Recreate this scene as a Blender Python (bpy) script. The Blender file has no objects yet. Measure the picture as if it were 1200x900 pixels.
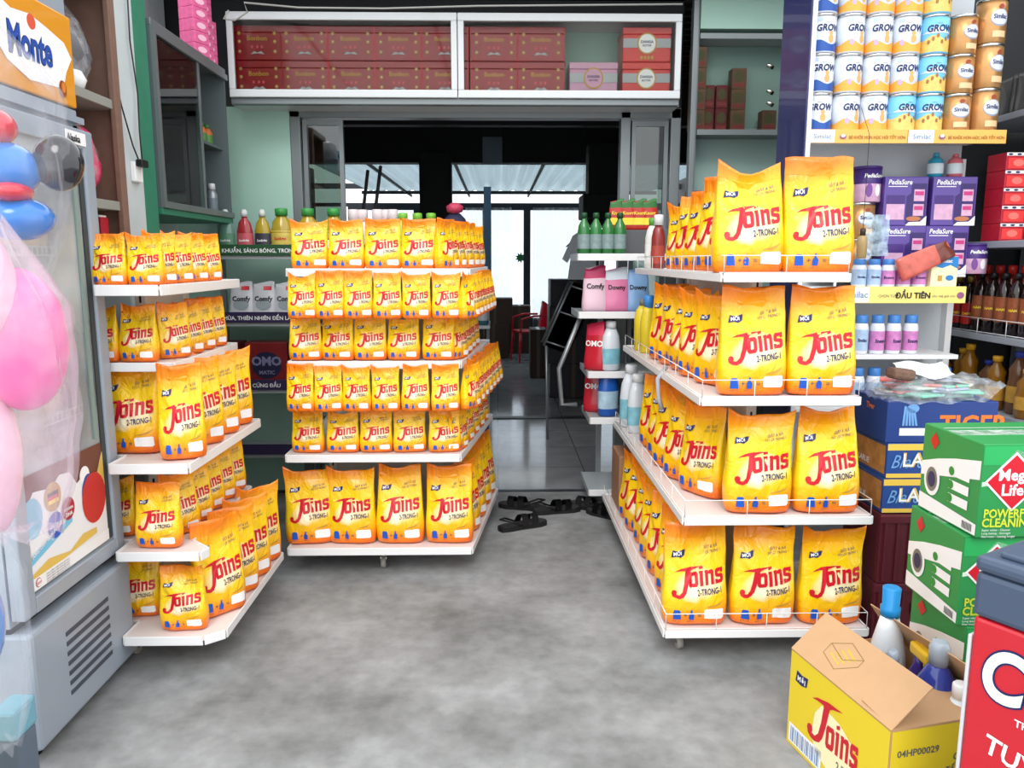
import bpy, bmesh, math, random
from math import sin, cos, pi, radians
from mathutils import Vector, Matrix
random.seed(7)
C = bpy.context.scene
COL = C.collection
# ------------------------------------------------------------ camera, sky, exposure
FPX = 920.0; PITCH = math.atan(146/FPX); YAW = math.atan(17/(FPX/math.cos(PITCH))); EYE = 1.45
cam = bpy.data.cameras.new('camera'); camo = bpy.data.objects.new('camera', cam); COL.objects.link(camo)
cam.sensor_width = 36; cam.lens = FPX/1200*36; cam.clip_end = 200
camo.location = (0, 0, EYE); camo.rotation_euler = (pi/2-PITCH, 0, -YAW)
C.camera = camo
w = bpy.data.worlds.new('overcast_sky'); C.world = w; w.use_nodes = True
wn = w.node_tree.nodes; wl = w.node_tree.links
bg = wn['Background']; bg.inputs['Strength'].default_value = 2.2
tc = wn.new('ShaderNodeTexCoord'); sp = wn.new('ShaderNodeSeparateXYZ'); cr = wn.new('ShaderNodeValToRGB')
wl.new(tc.outputs['Generated'], sp.inputs[0]); wl.new(sp.outputs['Z'], cr.inputs[0]); wl.new(cr.outputs[0], bg.inputs[0])
cr.color_ramp.elements[0].position = 0.0; cr.color_ramp.elements[0].color = (.80, .82, .84, 1)
cr.color_ramp.elements[1].position = 0.35; cr.color_ramp.elements[1].color = (.93, .97, 1, 1)
sun = bpy.data.lights.new('hazy_sun', 'SUN'); sun.energy = 1.3; sun.angle = radians(25); sun.color = (1, .98, .95)
suno = bpy.data.objects.new('hazy_sun', sun); COL.objects.link(suno); suno.rotation_euler = (radians(48), 0, radians(-8))
C.view_settings.view_transform = 'Standard'; C.view_settings.look = 'None'; C.view_settings.gamma = 1
C.view_settings.use_curve_mapping = False; C.view_settings.exposure = 0.0

# ------------------------------------------------------------ measuring helper: a pixel of the photograph to a place in the room
def _ray(x, y):
    a = x-600; b = -(y-450)
    fy = FPX*cos(PITCH)+b*sin(PITCH); fz = -FPX*sin(PITCH)+b*cos(PITCH)
    return a*cos(YAW)+fy*sin(YAW), -a*sin(YAW)+fy*cos(YAW), fz
def PY(x, y, Y): r = _ray(x, y); s = Y/r[1]; return Vector((r[0]*s, Y, EYE+r[2]*s))
def PZ(x, y, Z): r = _ray(x, y); s = (Z-EYE)/r[2]; return Vector((r[0]*s, r[1]*s, Z))
def PX(x, y, X): r = _ray(x, y); s = X/r[0]; return Vector((X, r[1]*s, EYE+r[2]*s))

# ------------------------------------------------------------ materials
def lin(c):
    return tuple(((v/255)/12.92 if v/255 <= .04045 else ((v/255+.055)/1.055)**2.4) for v in c)
MATS = {}
def mat(name, rgb, rough=.5, metal=0, alpha=1, trans=0, coat=0, var=0, vscale=20, bump=0, bscale=60, emit=0, ior=1.45, sss=0):
    if name in MATS: return MATS[name]
    m = bpy.data.materials.new(name); m.use_nodes = True; MATS[name] = m
    nt = m.node_tree; b = nt.nodes['Principled BSDF']; c = lin(rgb)
    b.inputs['Base Color'].default_value = (*c, 1); b.inputs['Roughness'].default_value = rough
    b.inputs['Metallic'].default_value = metal; b.inputs['Alpha'].default_value = alpha
    b.inputs['Transmission Weight'].default_value = trans; b.inputs['Coat Weight'].default_value = coat
    b.inputs['IOR'].default_value = ior
    if sss: b.inputs['Subsurface Weight'].default_value = sss; b.inputs['Subsurface Scale'].default_value = .02
    if emit: b.inputs['Emission Color'].default_value = (*c, 1); b.inputs['Emission Strength'].default_value = emit
    m.diffuse_color = (*c, 1)
    if var or bump:
        t = nt.nodes.new('ShaderNodeTexCoord')
        n = nt.nodes.new('ShaderNodeTexNoise'); n.inputs['Scale'].default_value = vscale; n.inputs['Detail'].default_value = 4
        nt.links.new(t.outputs['Object'], n.inputs['Vector'])
        if var:
            mx = nt.nodes.new('ShaderNodeMix'); mx.data_type = 'RGBA'
            mx.inputs[6].default_value = (*[v*(1-var) for v in c], 1); mx.inputs[7].default_value = (*[min(1, v*(1+var)) for v in c], 1)
            nt.links.new(n.outputs[0], mx.inputs[0]); nt.links.new(mx.outputs[2], b.inputs['Base Color'])
        if bump:
            n2 = nt.nodes.new('ShaderNodeTexNoise'); n2.inputs['Scale'].default_value = bscale; n2.inputs['Detail'].default_value = 3
            bp = nt.nodes.new('ShaderNodeBump'); bp.inputs['Strength'].default_value = bump; bp.inputs['Distance'].default_value = .01
            nt.links.new(t.outputs['Object'], n2.inputs['Vector']); nt.links.new(n2.outputs[0], bp.inputs['Height']); nt.links.new(bp.outputs[0], b.inputs['Normal'])
    return m
def film(name, rgb, fac=.25, rough=.2, bump=.6, bscale=25):
    """thin clear plastic film: mostly see-through, glossy, crumpled"""
    if name in MATS: return MATS[name]
    m = bpy.data.materials.new(name); m.use_nodes = True; MATS[name] = m
    nt = m.node_tree; b = nt.nodes['Principled BSDF']; out = nt.nodes['Material Output']
    b.inputs['Base Color'].default_value = (*lin(rgb), 1); b.inputs['Roughness'].default_value = rough
    tr = nt.nodes.new('ShaderNodeBsdfTransparent'); mx = nt.nodes.new('ShaderNodeMixShader')
    t = nt.nodes.new('ShaderNodeTexCoord'); n2 = nt.nodes.new('ShaderNodeTexNoise'); n2.inputs['Scale'].default_value = bscale
    nt.links.new(t.outputs['Object'], n2.inputs['Vector'])
    bp = nt.nodes.new('ShaderNodeBump'); bp.inputs['Strength'].default_value = bump; bp.inputs['Distance'].default_value = .02
    nt.links.new(n2.outputs[0], bp.inputs['Height']); nt.links.new(bp.outputs[0], b.inputs['Normal'])
    mr = nt.nodes.new('ShaderNodeMapRange'); mr.inputs[1].default_value = .35; mr.inputs[2].default_value = .7
    mr.inputs[3].default_value = fac*.5; mr.inputs[4].default_value = min(1, fac*1.7)
    nt.links.new(n2.outputs[0], mr.inputs[0]); nt.links.new(mr.outputs[0], mx.inputs[0])
    nt.links.new(tr.outputs[0], mx.inputs[1]); nt.links.new(b.outputs[0], mx.inputs[2]); nt.links.new(mx.outputs[0], out.inputs['Surface'])
    return m
def glass(name, rgb=(225, 235, 230), fac=.1):
    if name in MATS: return MATS[name]
    m = bpy.data.materials.new(name); m.use_nodes = True; MATS[name] = m
    nt = m.node_tree; out = nt.nodes['Material Output']; nt.nodes.remove(nt.nodes['Principled BSDF'])
    tr = nt.nodes.new('ShaderNodeBsdfTransparent'); tr.inputs[0].default_value = (*lin(rgb), 1)
    gl = nt.nodes.new('ShaderNodeBsdfGlossy'); gl.inputs['Roughness'].default_value = .03
    fr = nt.nodes.new('ShaderNodeFresnel'); fr.inputs[0].default_value = 1.45
    ad = nt.nodes.new('ShaderNodeMath'); ad.operation = 'ADD'; ad.use_clamp = True; ad.inputs[1].default_value = fac-.04
    mx = nt.nodes.new('ShaderNodeMixShader')
    nt.links.new(fr.outputs[0], ad.inputs[0]); nt.links.new(ad.outputs[0], mx.inputs[0])
    nt.links.new(tr.outputs[0], mx.inputs[1]); nt.links.new(gl.outputs[0], mx.inputs[2]); nt.links.new(mx.outputs[0], out.inputs['Surface'])
    return m

WHITE = mat('white_powder_coat', (232, 232, 232), .35)
WIRE = mat('white_wire', (240, 240, 240), .3)
CHROME = mat('chrome', (200, 198, 190), .2, 1)
ALU = mat('aluminium', (150, 155, 158), .4, .6)
BLACK = mat('black_plastic', (18, 18, 20), .4)
RED = mat('print_red', (205, 18, 40), .35)
NAVY = mat('print_navy', (28, 36, 90), .4)
BLUEP = mat('print_blue', (20, 85, 190), .35)
WHITEP = mat('print_white', (245, 245, 245), .4)
ORANGEP = mat('print_orange', (240, 130, 20), .4)
GREYP = mat('print_grey', (90, 90, 95), .5)
YELP = mat('print_yellow', (250, 215, 60), .4)
GOLDP = mat('print_gold', (196, 150, 60), .35)
GREENP = mat('print_green', (30, 140, 60), .4)

# ------------------------------------------------------------ mesh builder
_tcache = {}
def text_geo(s, size=1.0, bold=0.0, shear=0.0, align='LEFT'):
    k = (s, size, bold, shear, align)
    if k in _tcache: return _tcache[k]
    cu = bpy.data.curves.new('tmp_text', 'FONT'); cu.body = s; cu.size = size; cu.offset = bold*size; cu.shear = shear
    cu.align_x = align; cu.resolution_u = 2 if size < .1 else 8; cu.fill_mode = 'FRONT'
    ob = bpy.data.objects.new('tmp_text', cu); COL.objects.link(ob)
    dg = bpy.context.evaluated_depsgraph_get(); me = bpy.data.meshes.new_from_object(ob.evaluated_get(dg))
    vs = [(v.co.x, v.co.y) for v in me.vertices]; fs = [tuple(p.vertices) for p in me.polygons]
    bpy.data.objects.remove(ob); bpy.data.curves.remove(cu); bpy.data.meshes.remove(me)
    _tcache[k] = (vs, fs); return vs, fs

def cut_grid(bm, step, axes=(0, 1)):
    for ax in axes:
        if not bm.verts: return
        lo = min(v.co[ax] for v in bm.verts); hi = max(v.co[ax] for v in bm.verts)
        p = lo+step
        while p < hi:
            co = Vector((0, 0, 0)); co[ax] = p; no = Vector((0, 0, 0)); no[ax] = 1
            bmesh.ops.bisect_plane(bm, geom=bm.verts[:]+bm.edges[:]+bm.faces[:], plane_co=co, plane_no=no, dist=1e-7)
            p += step

class B:
    def __init__(s): s.bm = bmesh.new(); s.mats = []; s.uv = None
    def mi(s, m):
        if m not in s.mats: s.mats.append(m)
        return s.mats.index(m)
    def _tag(s, faces, m, smooth=False):
        i = s.mi(m)
        for f in faces: f.material_index = i; f.smooth = smooth
    def box(s, x0, x1, y0, y1, z0, z1, m, bev=0, M=None, seg=2):
        r = bmesh.ops.create_cube(s.bm, size=1)
        for v in r['verts']: v.co = Vector(((x0+x1)/2+v.co.x*(x1-x0), (y0+y1)/2+v.co.y*(y1-y0), (z0+z1)/2+v.co.z*(z1-z0)))
        fs = {f for v in r['verts'] for f in v.link_faces}
        if bev:
            es = {e for v in r['verts'] for e in v.link_edges}
            rb = bmesh.ops.bevel(s.bm, geom=list(es), offset=bev, segments=seg, profile=.5, affect='EDGES')
            fs = set(rb['faces']) | {f for f in fs if f.is_valid}
            vs = {v for f in fs for v in f.verts}; fs |= {f for v in vs for f in v.link_faces}
        s._tag(fs, m)
        if M is not None:
            for v in {v for f in fs for v in f.verts}: v.co = M @ v.co
        return s
    def tube(s, pts, r, m, seg=8, caps=True, closed=False):
        pts = [Vector(p) for p in pts]; rings = []; n = len(pts)
        rr = r if isinstance(r, (list, tuple)) else [r]*n
        up = None
        for i, p in enumerate(pts):
            if closed: d = pts[(i+1) % n]-pts[i-1]
            else: d = (pts[min(i+1, n-1)]-pts[max(i-1, 0)])
            if d.length < 1e-9: d = Vector((0, 0, 1))
            d.normalize()
            if up is None:
                up = Vector((0, 0, 1)) if abs(d.z) < .9 else Vector((1, 0, 0))
            a = d.cross(up)
            if a.length < 1e-6: a = d.orthogonal()
            a.normalize(); b_ = d.cross(a).normalized(); up = -b_
            rings.append([s.bm.verts.new(p+(a*cos(2*pi*k/seg)+b_*sin(2*pi*k/seg))*rr[i]) for k in range(seg)])
        fs = []
        for i in range(n if closed else n-1):
            A, Bq = rings[i], rings[(i+1) % n]
            for k in range(seg): fs.append(s.bm.faces.new((A[k], A[(k+1) % seg], Bq[(k+1) % seg], Bq[k])))
        s._tag(fs, m, True)
        if caps and not closed:
            s._tag([s.bm.faces.new(rings[0][::-1]), s.bm.faces.new(rings[-1])], m)
        return s
    def lathe(s, prof, m, seg=20, M=None, sx=1, sy=1, mats=None, a0=0, a1=2*pi, caps=True):
        """prof: list of (radius, z) from bottom to top; mats: optional material per band"""
        full = abs(a1-a0-2*pi) < 1e-6; cnt = seg if full else seg+1
        rings = []
        for r, z in prof:
            rings.append([s.bm.verts.new((r*cos(a0+(a1-a0)*k/seg)*sx, r*sin(a0+(a1-a0)*k/seg)*sy, z)) for k in range(cnt)])
        for i in range(len(prof)-1):
            fs = []
            for k in range(seg):
                k2 = (k+1) % cnt
                fs.append(s.bm.faces.new((rings[i][k], rings[i][k2], rings[i+1][k2], rings[i+1][k])))
            s._tag(fs, mats[i] if mats else m, True)
        if caps and full:
            s._tag([s.bm.faces.new(rings[0][::-1])], mats[0] if mats else m); s._tag([s.bm.faces.new(rings[-1])], mats[-1] if mats else m)
        if M is not None:
            for rg in rings:
                for v in rg: v.co = M @ v.co
        return s
    def prism(s, poly, m, z0=0, z1=1, M=None):
        """poly in xy, extruded z0..z1"""
        a = [s.bm.verts.new((x, y, z0)) for x, y in poly]; b = [s.bm.verts.new((x, y, z1)) for x, y in poly]
        n = len(poly); fs = [s.bm.faces.new(a[::-1]), s.bm.faces.new(b)]
        fs += [s.bm.faces.new((a[i], a[(i+1) % n], b[(i+1) % n], b[i])) for i in range(n)]
        s._tag(fs, m)
        if M is not None:
            for v in a+b: v.co = M @ v.co
        return s
    def flat(s, vs, fs, m, fn, step=None):
        """2-D print (vertices, faces) mapped through fn(x, y) -> place; step cuts it finer first"""
        t = bmesh.new(); vv = [t.verts.new((x, y, 0)) for x, y in vs]
        for f in fs:
            try: t.faces.new([vv[i] for i in f])
            except ValueError: pass
        t.normal_update()
        if step:
            big = [f for f in t.faces if len(f.verts) > 4]
            if big: bmesh.ops.triangulate(t, faces=big)
            cut_grid(t, step)
        mp = {v: s.bm.verts.new(fn(v.co.x, v.co.y)) for v in t.verts}
        out = []
        for f in t.faces:
            try: out.append(s.bm.faces.new([mp[v] for v in f.verts]))
            except ValueError: pass
        t.free(); s._tag(out, m); return s
    def poly(s, pts, m, fn, step=None): return s.flat(pts, [tuple(range(len(pts)))], m, fn, step)
    def text(s, st, x, y, size, m, fn, bold=.0, shear=0, align='LEFT', step=None, rot=0, sx=1):
        vs, fs = text_geo(st, size, bold, shear, align); c, q = cos(rot), sin(rot)
        return s.flat([(x+a*sx*c-b*q, y+a*sx*q+b*c) for a, b in vs], fs, m, fn, step)
    def build(s, name, parent=None, loc=None):
        me = bpy.data.meshes.new(name)

        s.bm.to_mesh(me); s.bm.free()
        for m in s.mats: me.materials.append(m)
        o = bpy.data.objects.new(name, me); COL.objects.link(o)
        if parent is not None: o.parent = parent
        if loc is not None: o.location = loc
        return o

def tag(o, label=None, cat=None, group=None, kind=None):
    if label: o['label'] = label
    if cat: o['category'] = cat
    if group: o['group'] = group
    if kind: o['kind'] = kind
    return o
def thing(name, label, cat, loc=(0, 0, 0), rz=0, group=None):
    o = bpy.data.objects.new(name, None); COL.objects.link(o); o.empty_display_size = .05
    o.location = loc; o.rotation_euler = (0, 0, rz); return tag(o, label, cat, group)
def struct(b, name):
    return tag(b.build(name), kind='structure')
def copy_tree(o, parent=None):
    c = o.copy(); COL.objects.link(c); c.parent = parent
    for ch in list(o.children): copy_tree(ch, c)
    return c
class Proto:
    def __init__(s, fn): s.fn = fn; s.o = None
    def put(s, loc, rz=0, scale=(1, 1, 1), label=None, group=None, tilt=0, roll=0):
        if s.o is None: s.o = s.fn(); o = s.o
        else: o = copy_tree(s.o)
        o.location = loc; o.rotation_euler = (tilt, roll, rz); o.scale = scale
        if label: o['label'] = label
        if group: o['group'] = group
        return o
def on_plane(origin, u, v, off=0.0):
    o = Vector(origin); u = Vector(u).normalized(); v = Vector(v).normalized(); n = u.cross(v)*off
    return lambda x, y: o+u*x+v*y+n
def ellipse(cx, cy, rx, ry, n=24): return [(cx+rx*cos(2*pi*k/n), cy+ry*sin(2*pi*k/n)) for k in range(n)]
def rect(x0, x1, y0, y1): return [(x0, y0), (x1, y0), (x1, y1), (x0, y1)]
ORD = ['first', 'second', 'third', 'fourth', 'fifth', 'sixth', 'seventh', 'eighth', 'ninth', 'tenth']

# ------------------------------------------------------------ washing-powder bag
BW, BH, BD = .25, .385, .115
def bag_material():
    m = bpy.data.materials.new('printed_bag_film'); m.use_nodes = True; nt = m.node_tree; N = nt.nodes; L = nt.links
    b = N['Principled BSDF']; b.inputs['Roughness'].default_value = .3; b.inputs['Coat Weight'].default_value = .25; b.inputs['Coat Roughness'].default_value = .12
    uv = N.new('ShaderNodeUVMap'); s = N.new('ShaderNodeSeparateXYZ'); L.new(uv.outputs[0], s.inputs[0])
    nz = N.new('ShaderNodeTexNoise'); nz.inputs['Scale'].default_value = 2.5; L.new(uv.outputs[0], nz.inputs['Vector'])
    def math_(op, a, bb, clamp=False):
        n = N.new('ShaderNodeMath'); n.operation = op; n.use_clamp = clamp
        for i, q in enumerate((a, bb)):
            if q is None: continue
            if isinstance(q, (int, float)): n.inputs[i].default_value = q
            else: L.new(q, n.inputs[i])
        return n.outputs[0]
    v = math_('ADD', s.outputs[1], math_('MULTIPLY', math_('SUBTRACT', nz.outputs[0], .5), .16))
    v = math_('ADD', v, math_('MULTIPLY', math_('SUBTRACT', s.outputs[0], .45), -.10))
    r = N.new('ShaderNodeValToRGB'); L.new(v, r.inputs[0]); e = r.color_ramp.elements
    stops = [(0, (232, 105, 8)), (.09, (244, 132, 8)), (.2, (252, 190, 14)), (.4, (253, 214, 20)), (.66, (252, 206, 18)), (.8, (251, 178, 14)), (.9, (246, 142, 10)), (1, (238, 118, 8))]
    e[0].position = 0; e[0].color = (*lin(stops[0][1]), 1); e[1].position = 1; e[1].color = (*lin(stops[-1][1]), 1)
    for p, c in stops[1:-1]: q = e.new(p); q.color = (*lin(c), 1)
    # pale burst behind the logo
    dx = math_('DIVIDE', math_('SUBTRACT', s.outputs[0], .54), .40); dy = math_('DIVIDE', math_('SUBTRACT', v, .41), .16)
    d = math_('ADD', math_('MULTIPLY', dx, dx), math_('MULTIPLY', dy, dy))
    g = math_('SUBTRACT', 1.0, d, True); g = math_('MULTIPLY', math_('POWER', g, .8), math_('ADD', math_('MULTIPLY', nz.outputs[0], 1.1), .2), True)
    mx = N.new('ShaderNodeMix'); mx.data_type = 'RGBA'; L.new(g, mx.inputs[0]); L.new(r.outputs[0], mx.inputs[6]); mx.inputs[7].default_value = (1, .97, .86, 1)
    L.new(mx.outputs[2], b.inputs['Base Color'])
    n2 = N.new('ShaderNodeTexNoise'); n2.inputs['Scale'].default_value = 5; n2.inputs['Detail'].default_value = 3; n2.inputs['Distortion'].default_value = .8; L.new(uv.outputs[0], n2.inputs['Vector'])
    bp = N.new('ShaderNodeBump'); bp.inputs['Strength'].default_value = .75; bp.inputs['Distance'].default_value = .018; L.new(n2.outputs[0], bp.inputs['Height']); L.new(bp.outputs[0], b.inputs['Normal'])
    return m
BAGM = bag_material()
def J_poly(x, y, h):
    # long swooping capital J: flag serif to the left, stem, hook with a ball
    p = [(1.05, 1.07), (.55, 1.03), (.18, .93), (0, .83), (.2, .87), (.42, .88), (.36, .45), (.28, .14), (.17, .02), (.06, .03), (.08, .09), (.06, .17), (-.01, .2), (-.09, .17), (-.12, .08), (-.08, -.04), (.03, -.1), (.17, -.11), (.33, -.04), (.43, .11), (.52, .42), (.62, .90), (.72, .96)]
    return [(x+a*h, y+b*h) for a, b in p]
def block_oins(b, x, y, W_, h, rot, m, fn, step=None):
    """condensed heavy letters o, i, n, s in a box W_ wide and h high"""
    S = .30
    L = {'o': [[(0, .15), (.15, 0), (.85, 0), (1, .15), (.66, .24), (.34, .24)], [(0, .15), (.34, .24), (.34, .76), (0, .85)], [(1, .15), (1, .85), (.66, .76), (.66, .24)], [(0, .85), (.34, .76), (.66, .76), (1, .85), (.85, 1), (.15, 1)]],
         'i': [[(.12, 0), (.88, 0), (.88, 1), (0, 1), (0, .84), (.12, .84)], [(.12, 1.10), (.95, 1.16), (.88, 1.34), (.05, 1.26)]],
         'n': [[(.04, 0), (.36, 0), (.36, .78), (.36, 1), (0, 1), (0, .86), (.04, .86)], [(.36, .76), (.64, .72), (.96, .86), (.82, 1), (.50, .98), (.36, .90)], [(.64, 0), (.96, 0), (.96, .86), (.64, .72)]],
         's': [[(0, .30), (.04, 0), (.84, 0), (1, .14), (.66, .24), (.30, .22), (.28, .30)], [(1, .14), (1, .48), (.84, .60), (.34, .64), (.30, .42), (.66, .38), (.66, .24)], [(.34, .64), (.34, .76), (.0, .86), (0, .56), (.14, .44), (.30, .42)], [(0, .86), (.34, .76), (.68, .78), (.70, .68), (.98, .68), (.96, 1), (.15, 1)]]}
    pos = {'o': (0, .27), 'i': (.305, .125), 'n': (.465, .27), 's': (.765, .235)}
    c, q = cos(rot), sin(rot)
    for k, ps in L.items():
        x0, w0 = pos[k]
        for p in ps:
            pp = [((x0+a*w0)*W_+bb*h*.12, bb*h) for a, bb in p]
            b.poly([(x+a*c-bb*q, y+a*q+bb*c) for a, bb in pp], m, fn, step)
def make_bag(seed, wide_top=.94, sag=.0, lean=0.0):
    R = random.Random(seed); W, H, D = BW, BH, BD
    waves = [(R.uniform(10, 34), R.uniform(8, 30), R.uniform(0, 6.28), R.uniform(.3, 1)) for _ in range(5)]
    creases = [(R.uniform(-.6, .6), R.uniform(.1, .75), R.uniform(-1, 1), R.uniform(.5, 1)) for _ in range(4)]
    ph = R.uniform(0, 6)
    def hw(v):
        if v < .06: return W*.5*(.90+.07*v/.06)
        if v < .45: return W*.5*(.97+.03*sin((v-.06)/.39*pi))
        t = (v-.45)/.55; return W*.5*(.97+(wide_top-.97)*t+.02*sin(t*7+ph)*t)
    def dp(v):
        if v < .05: return D*.5*(.72+.22*v/.05)
        if v < .25: return D*.5*(.94+.06*(v-.05)/.2)
        if v < .86: t = (v-.25)/.61; return D*.5*(1-t**1.25*.97)
        return D*.5*.03
    def crumple(x, v, side):
        k = 0
        for a, b, c, q in waves: k += q*sin(a*x/W*.35+b*v*.45+c+side*1.7)
        for cx, cv, sl, q in creases:
            t = (x/W-cx*.8)+sl*(v-cv); k -= 1.6*q*max(0, 1-abs(t)*16)
        amp = .0020+.0028*v
        return k*amp*(1 if v < .86 else .9)
    def shift(x, v):
        yy = lean*v*v + .010*sin(ph+v*4)*v + (.018*max(0, v-.75)/.25)*sin(x/W*5+ph)
        return yy
    def topz(x): return sag*(1-(2*x/W)**2)*-.05 + .006*sin(x/W*9+ph) + .008*x/W*sin(ph*3)
    def front(x, v, off=0):
        q = min(.999, abs(x)/hw(v)); p = 3.0
        y = -dp(v)*(1-q**p)**(1/p)
        y += -crumple(x, v, 0)*(1-q**6)
        y += shift(x, v)
        z = v*H+topz(x)*max(0, (v-.55)/.45)**1.5
        return Vector((x, y-off, z))
    b = B(); bm = b.bm; uvl = bm.loops.layers.uv.new('UVMap'); nu, nv = 40, 40
    vt = []
    def ringpt(k, v):
        a = 2*pi*k/nu; cx, sy = cos(a), sin(a); p = 3.0
        x = hw(v)*math.copysign(abs(cx)**(2/p), cx); s = math.copysign(abs(sy)**(2/p), sy)
        q = min(.999, abs(x)/hw(v))
        y = dp(v)*s + (crumple(x, v, 0 if s < 0 else (0 if v > .86 else 1)))*(-1 if s < 0 or v > .86 else 1)*(1-q**6) + shift(x, v)
        # pleat: upper side edges tucked in a little
        if v > .25 and v < .86 and abs(s) < .5: x *= 1-.05*sin((v-.25)/.61*pi)*(1-abs(s)*2)
        z = v*H+topz(x)*max(0, (v-.55)/.45)**1.5
        return Vector((x, y, z))
    ring = lambda v: [bm.verts.new(ringpt(k, v)) for k in range(nu)]
    vs_ = [0]+[.02+.84*(j/(nv-1)) for j in range(nv)]
    rings = [ring(v) for v in vs_]; fs = []
    bot = [bm.verts.new(ringpt(k, 0)*.001+Vector((ringpt(k, 0).x*.8, ringpt(k, 0).y*.7, .0))) for k in range(nu)]
    for v in rings[0]: v.co.z += .006
    fs.append(bm.faces.new(bot[::-1]))
    for k in range(nu): fs.append(bm.faces.new((bot[k], bot[(k+1) % nu], rings[0][(k+1) % nu], rings[0][k])))
    for j in range(len(rings)-1):
        for k in range(nu): fs.append(bm.faces.new((rings[j][k], rings[j][(k+1) % nu], rings[j+1][(k+1) % nu], rings[j+1][k])))
    b._tag(fs, BAGM, True)
    def setuv(bm_, uvl_):
        for f in bm_.faces:
            for l in f.loops: l[uvl_].uv = (l.vert.co.x/W+.5, l.vert.co.z/H)
    setuv(bm, uvl)
    root = thing('washing_powder_bag', 'yellow washing powder bag', 'washing powder bag')
    b.build('pouch', root)
    # crimped heat seal along the top
    t = B(); uv2 = t.bm.loops.layers.uv.new('UVMap'); rg = []
    for j in range(5):
        v = .855+.145*j/4
        row = [ringpt(k, v) for k in range(nu)]
        rg.append([t.bm.verts.new(Vector((p.x*(1+.004), p.y+(.0006 if k < nu/2 else -.0006), p.z))) for k, p in enumerate(row)])
    fs = []
    for j in range(4):
        for k in range(nu): fs.append(t.bm.faces.new((rg[j][k], rg[j][(k+1) % nu], rg[j+1][(k+1) % nu], rg[j+1][k])))
    fs.append(t.bm.faces.new(rg[-1])); t._tag(fs, BAGM, True); setuv(t.bm, uv2)
    t.build('top_seal', root)
    # printing: everything follows the film surface
    st = .011
    fn = lambda x, y: front(x, max(.01, y/H), .0026)
    fn2 = lambda x, y: front(x, max(.01, y/H), .0034)
    lg = B(); r = radians(9)
    lg.poly(J_poly(-.084, .122, .100), RED, fn, st)
    block_oins(lg, -.030, .151, .134, .053, r, RED, fn, st)
    lg.build('logo_print', root)
    cp = B(); cp.text('2-TRONG-1', .002, .124, .031, NAVY, fn, bold=.02, shear=.1, step=st, rot=r*.7, sx=.60); cp.build('caption_print', root); cp = B()
    cp.text('GIẶT & XẢ', .022, .286, .016, GREYP, fn, bold=.01, shear=.3, step=st, rot=r, sx=.78)
    cp.text('TẤT CẢ TRONG 1', .012, .268, .014, GREYP, fn, bold=.01, shear=.3, step=st, rot=r, sx=.72)
    cp.build('claim_print', root)
    bd = B(); bd.poly([(-.095, .256), (-.089, .283), (-.068, .279), (-.05, .288), (-.042, .290), (-.046, .268), (-.06, .258), (-.075, .261)], NAVY, fn, st)
    bd.text('MỚI', -.087, .263, .018, WHITEP, fn2, bold=.02, shear=.1, step=st, rot=r)
    bd.build('badge_print', root)
    ic = B(); x0, y0 = -.088, .030
    ic.poly([(x0, y0), (x0+.03, y0), (x0+.027, y0+.032), (x0+.022, y0+.037), (x0+.005, y0+.037), (x0+.001, y0+.030)], BLUEP, fn, st)
    x1 = -.028
    ic.poly([(x1, y0), (x1+.018, y0), (x1+.019, y0+.020), (x1+.012, y0+.028), (x1+.012, y0+.040), (x1+.006, y0+.040), (x1+.005, y0+.028), (x1-.001, y0+.018)], BLUEP, fn, st)
    ic.text('+', -.049, y0+.008, .026, GREYP, fn, bold=.01, step=st); ic.text('=', .004, y0+.008, .026, GREYP, fn, bold=.01, step=st)
    ic.text('NƯỚC GIẶT', x0-.002, y0-.009, .006, GREYP, fn, step=st); ic.text('NƯỚC XẢ', x1-.008, y0-.009, .006, GREYP, fn, step=st)
    ic.build('icon_print', root)
    pt = B(); pt.poly([(.030, .036), (.098, .034), (.104, .040), (.102, .072), (.096, .076), (.036, .074), (.028, .068)], WHITEP, fn, st)
    pt.poly([(.03, .082), (.06, .083), (.085, .09), (.103, .105), (.09, .098), (.06, .089)], GOLDP, fn, st)
    pt.build('white_patch', root)
    return root
BAGS = [Proto(lambda a=a: make_bag(*a)) for a in ((1, .96, .0, .0), (2, .90, 1.0, .006), (3, .93, .2, -.006), (4, .86, .3, .012), (5, .97, .7, .0), (6, .90, .4, .008))]
_bn = [0]
def bag(x, y, z, w, h, rz, label, group, d=None, var=None, roll=0):
    k = _bn[0]; _bn[0] += 1
    p = BAGS[(k*5+k//3) % len(BAGS) if var is None else var]
    d = d if d else w*.46
    return p.put((x, y, z), rz, (w/BW, d/BD, h/BH), label, group, roll=roll)
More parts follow.
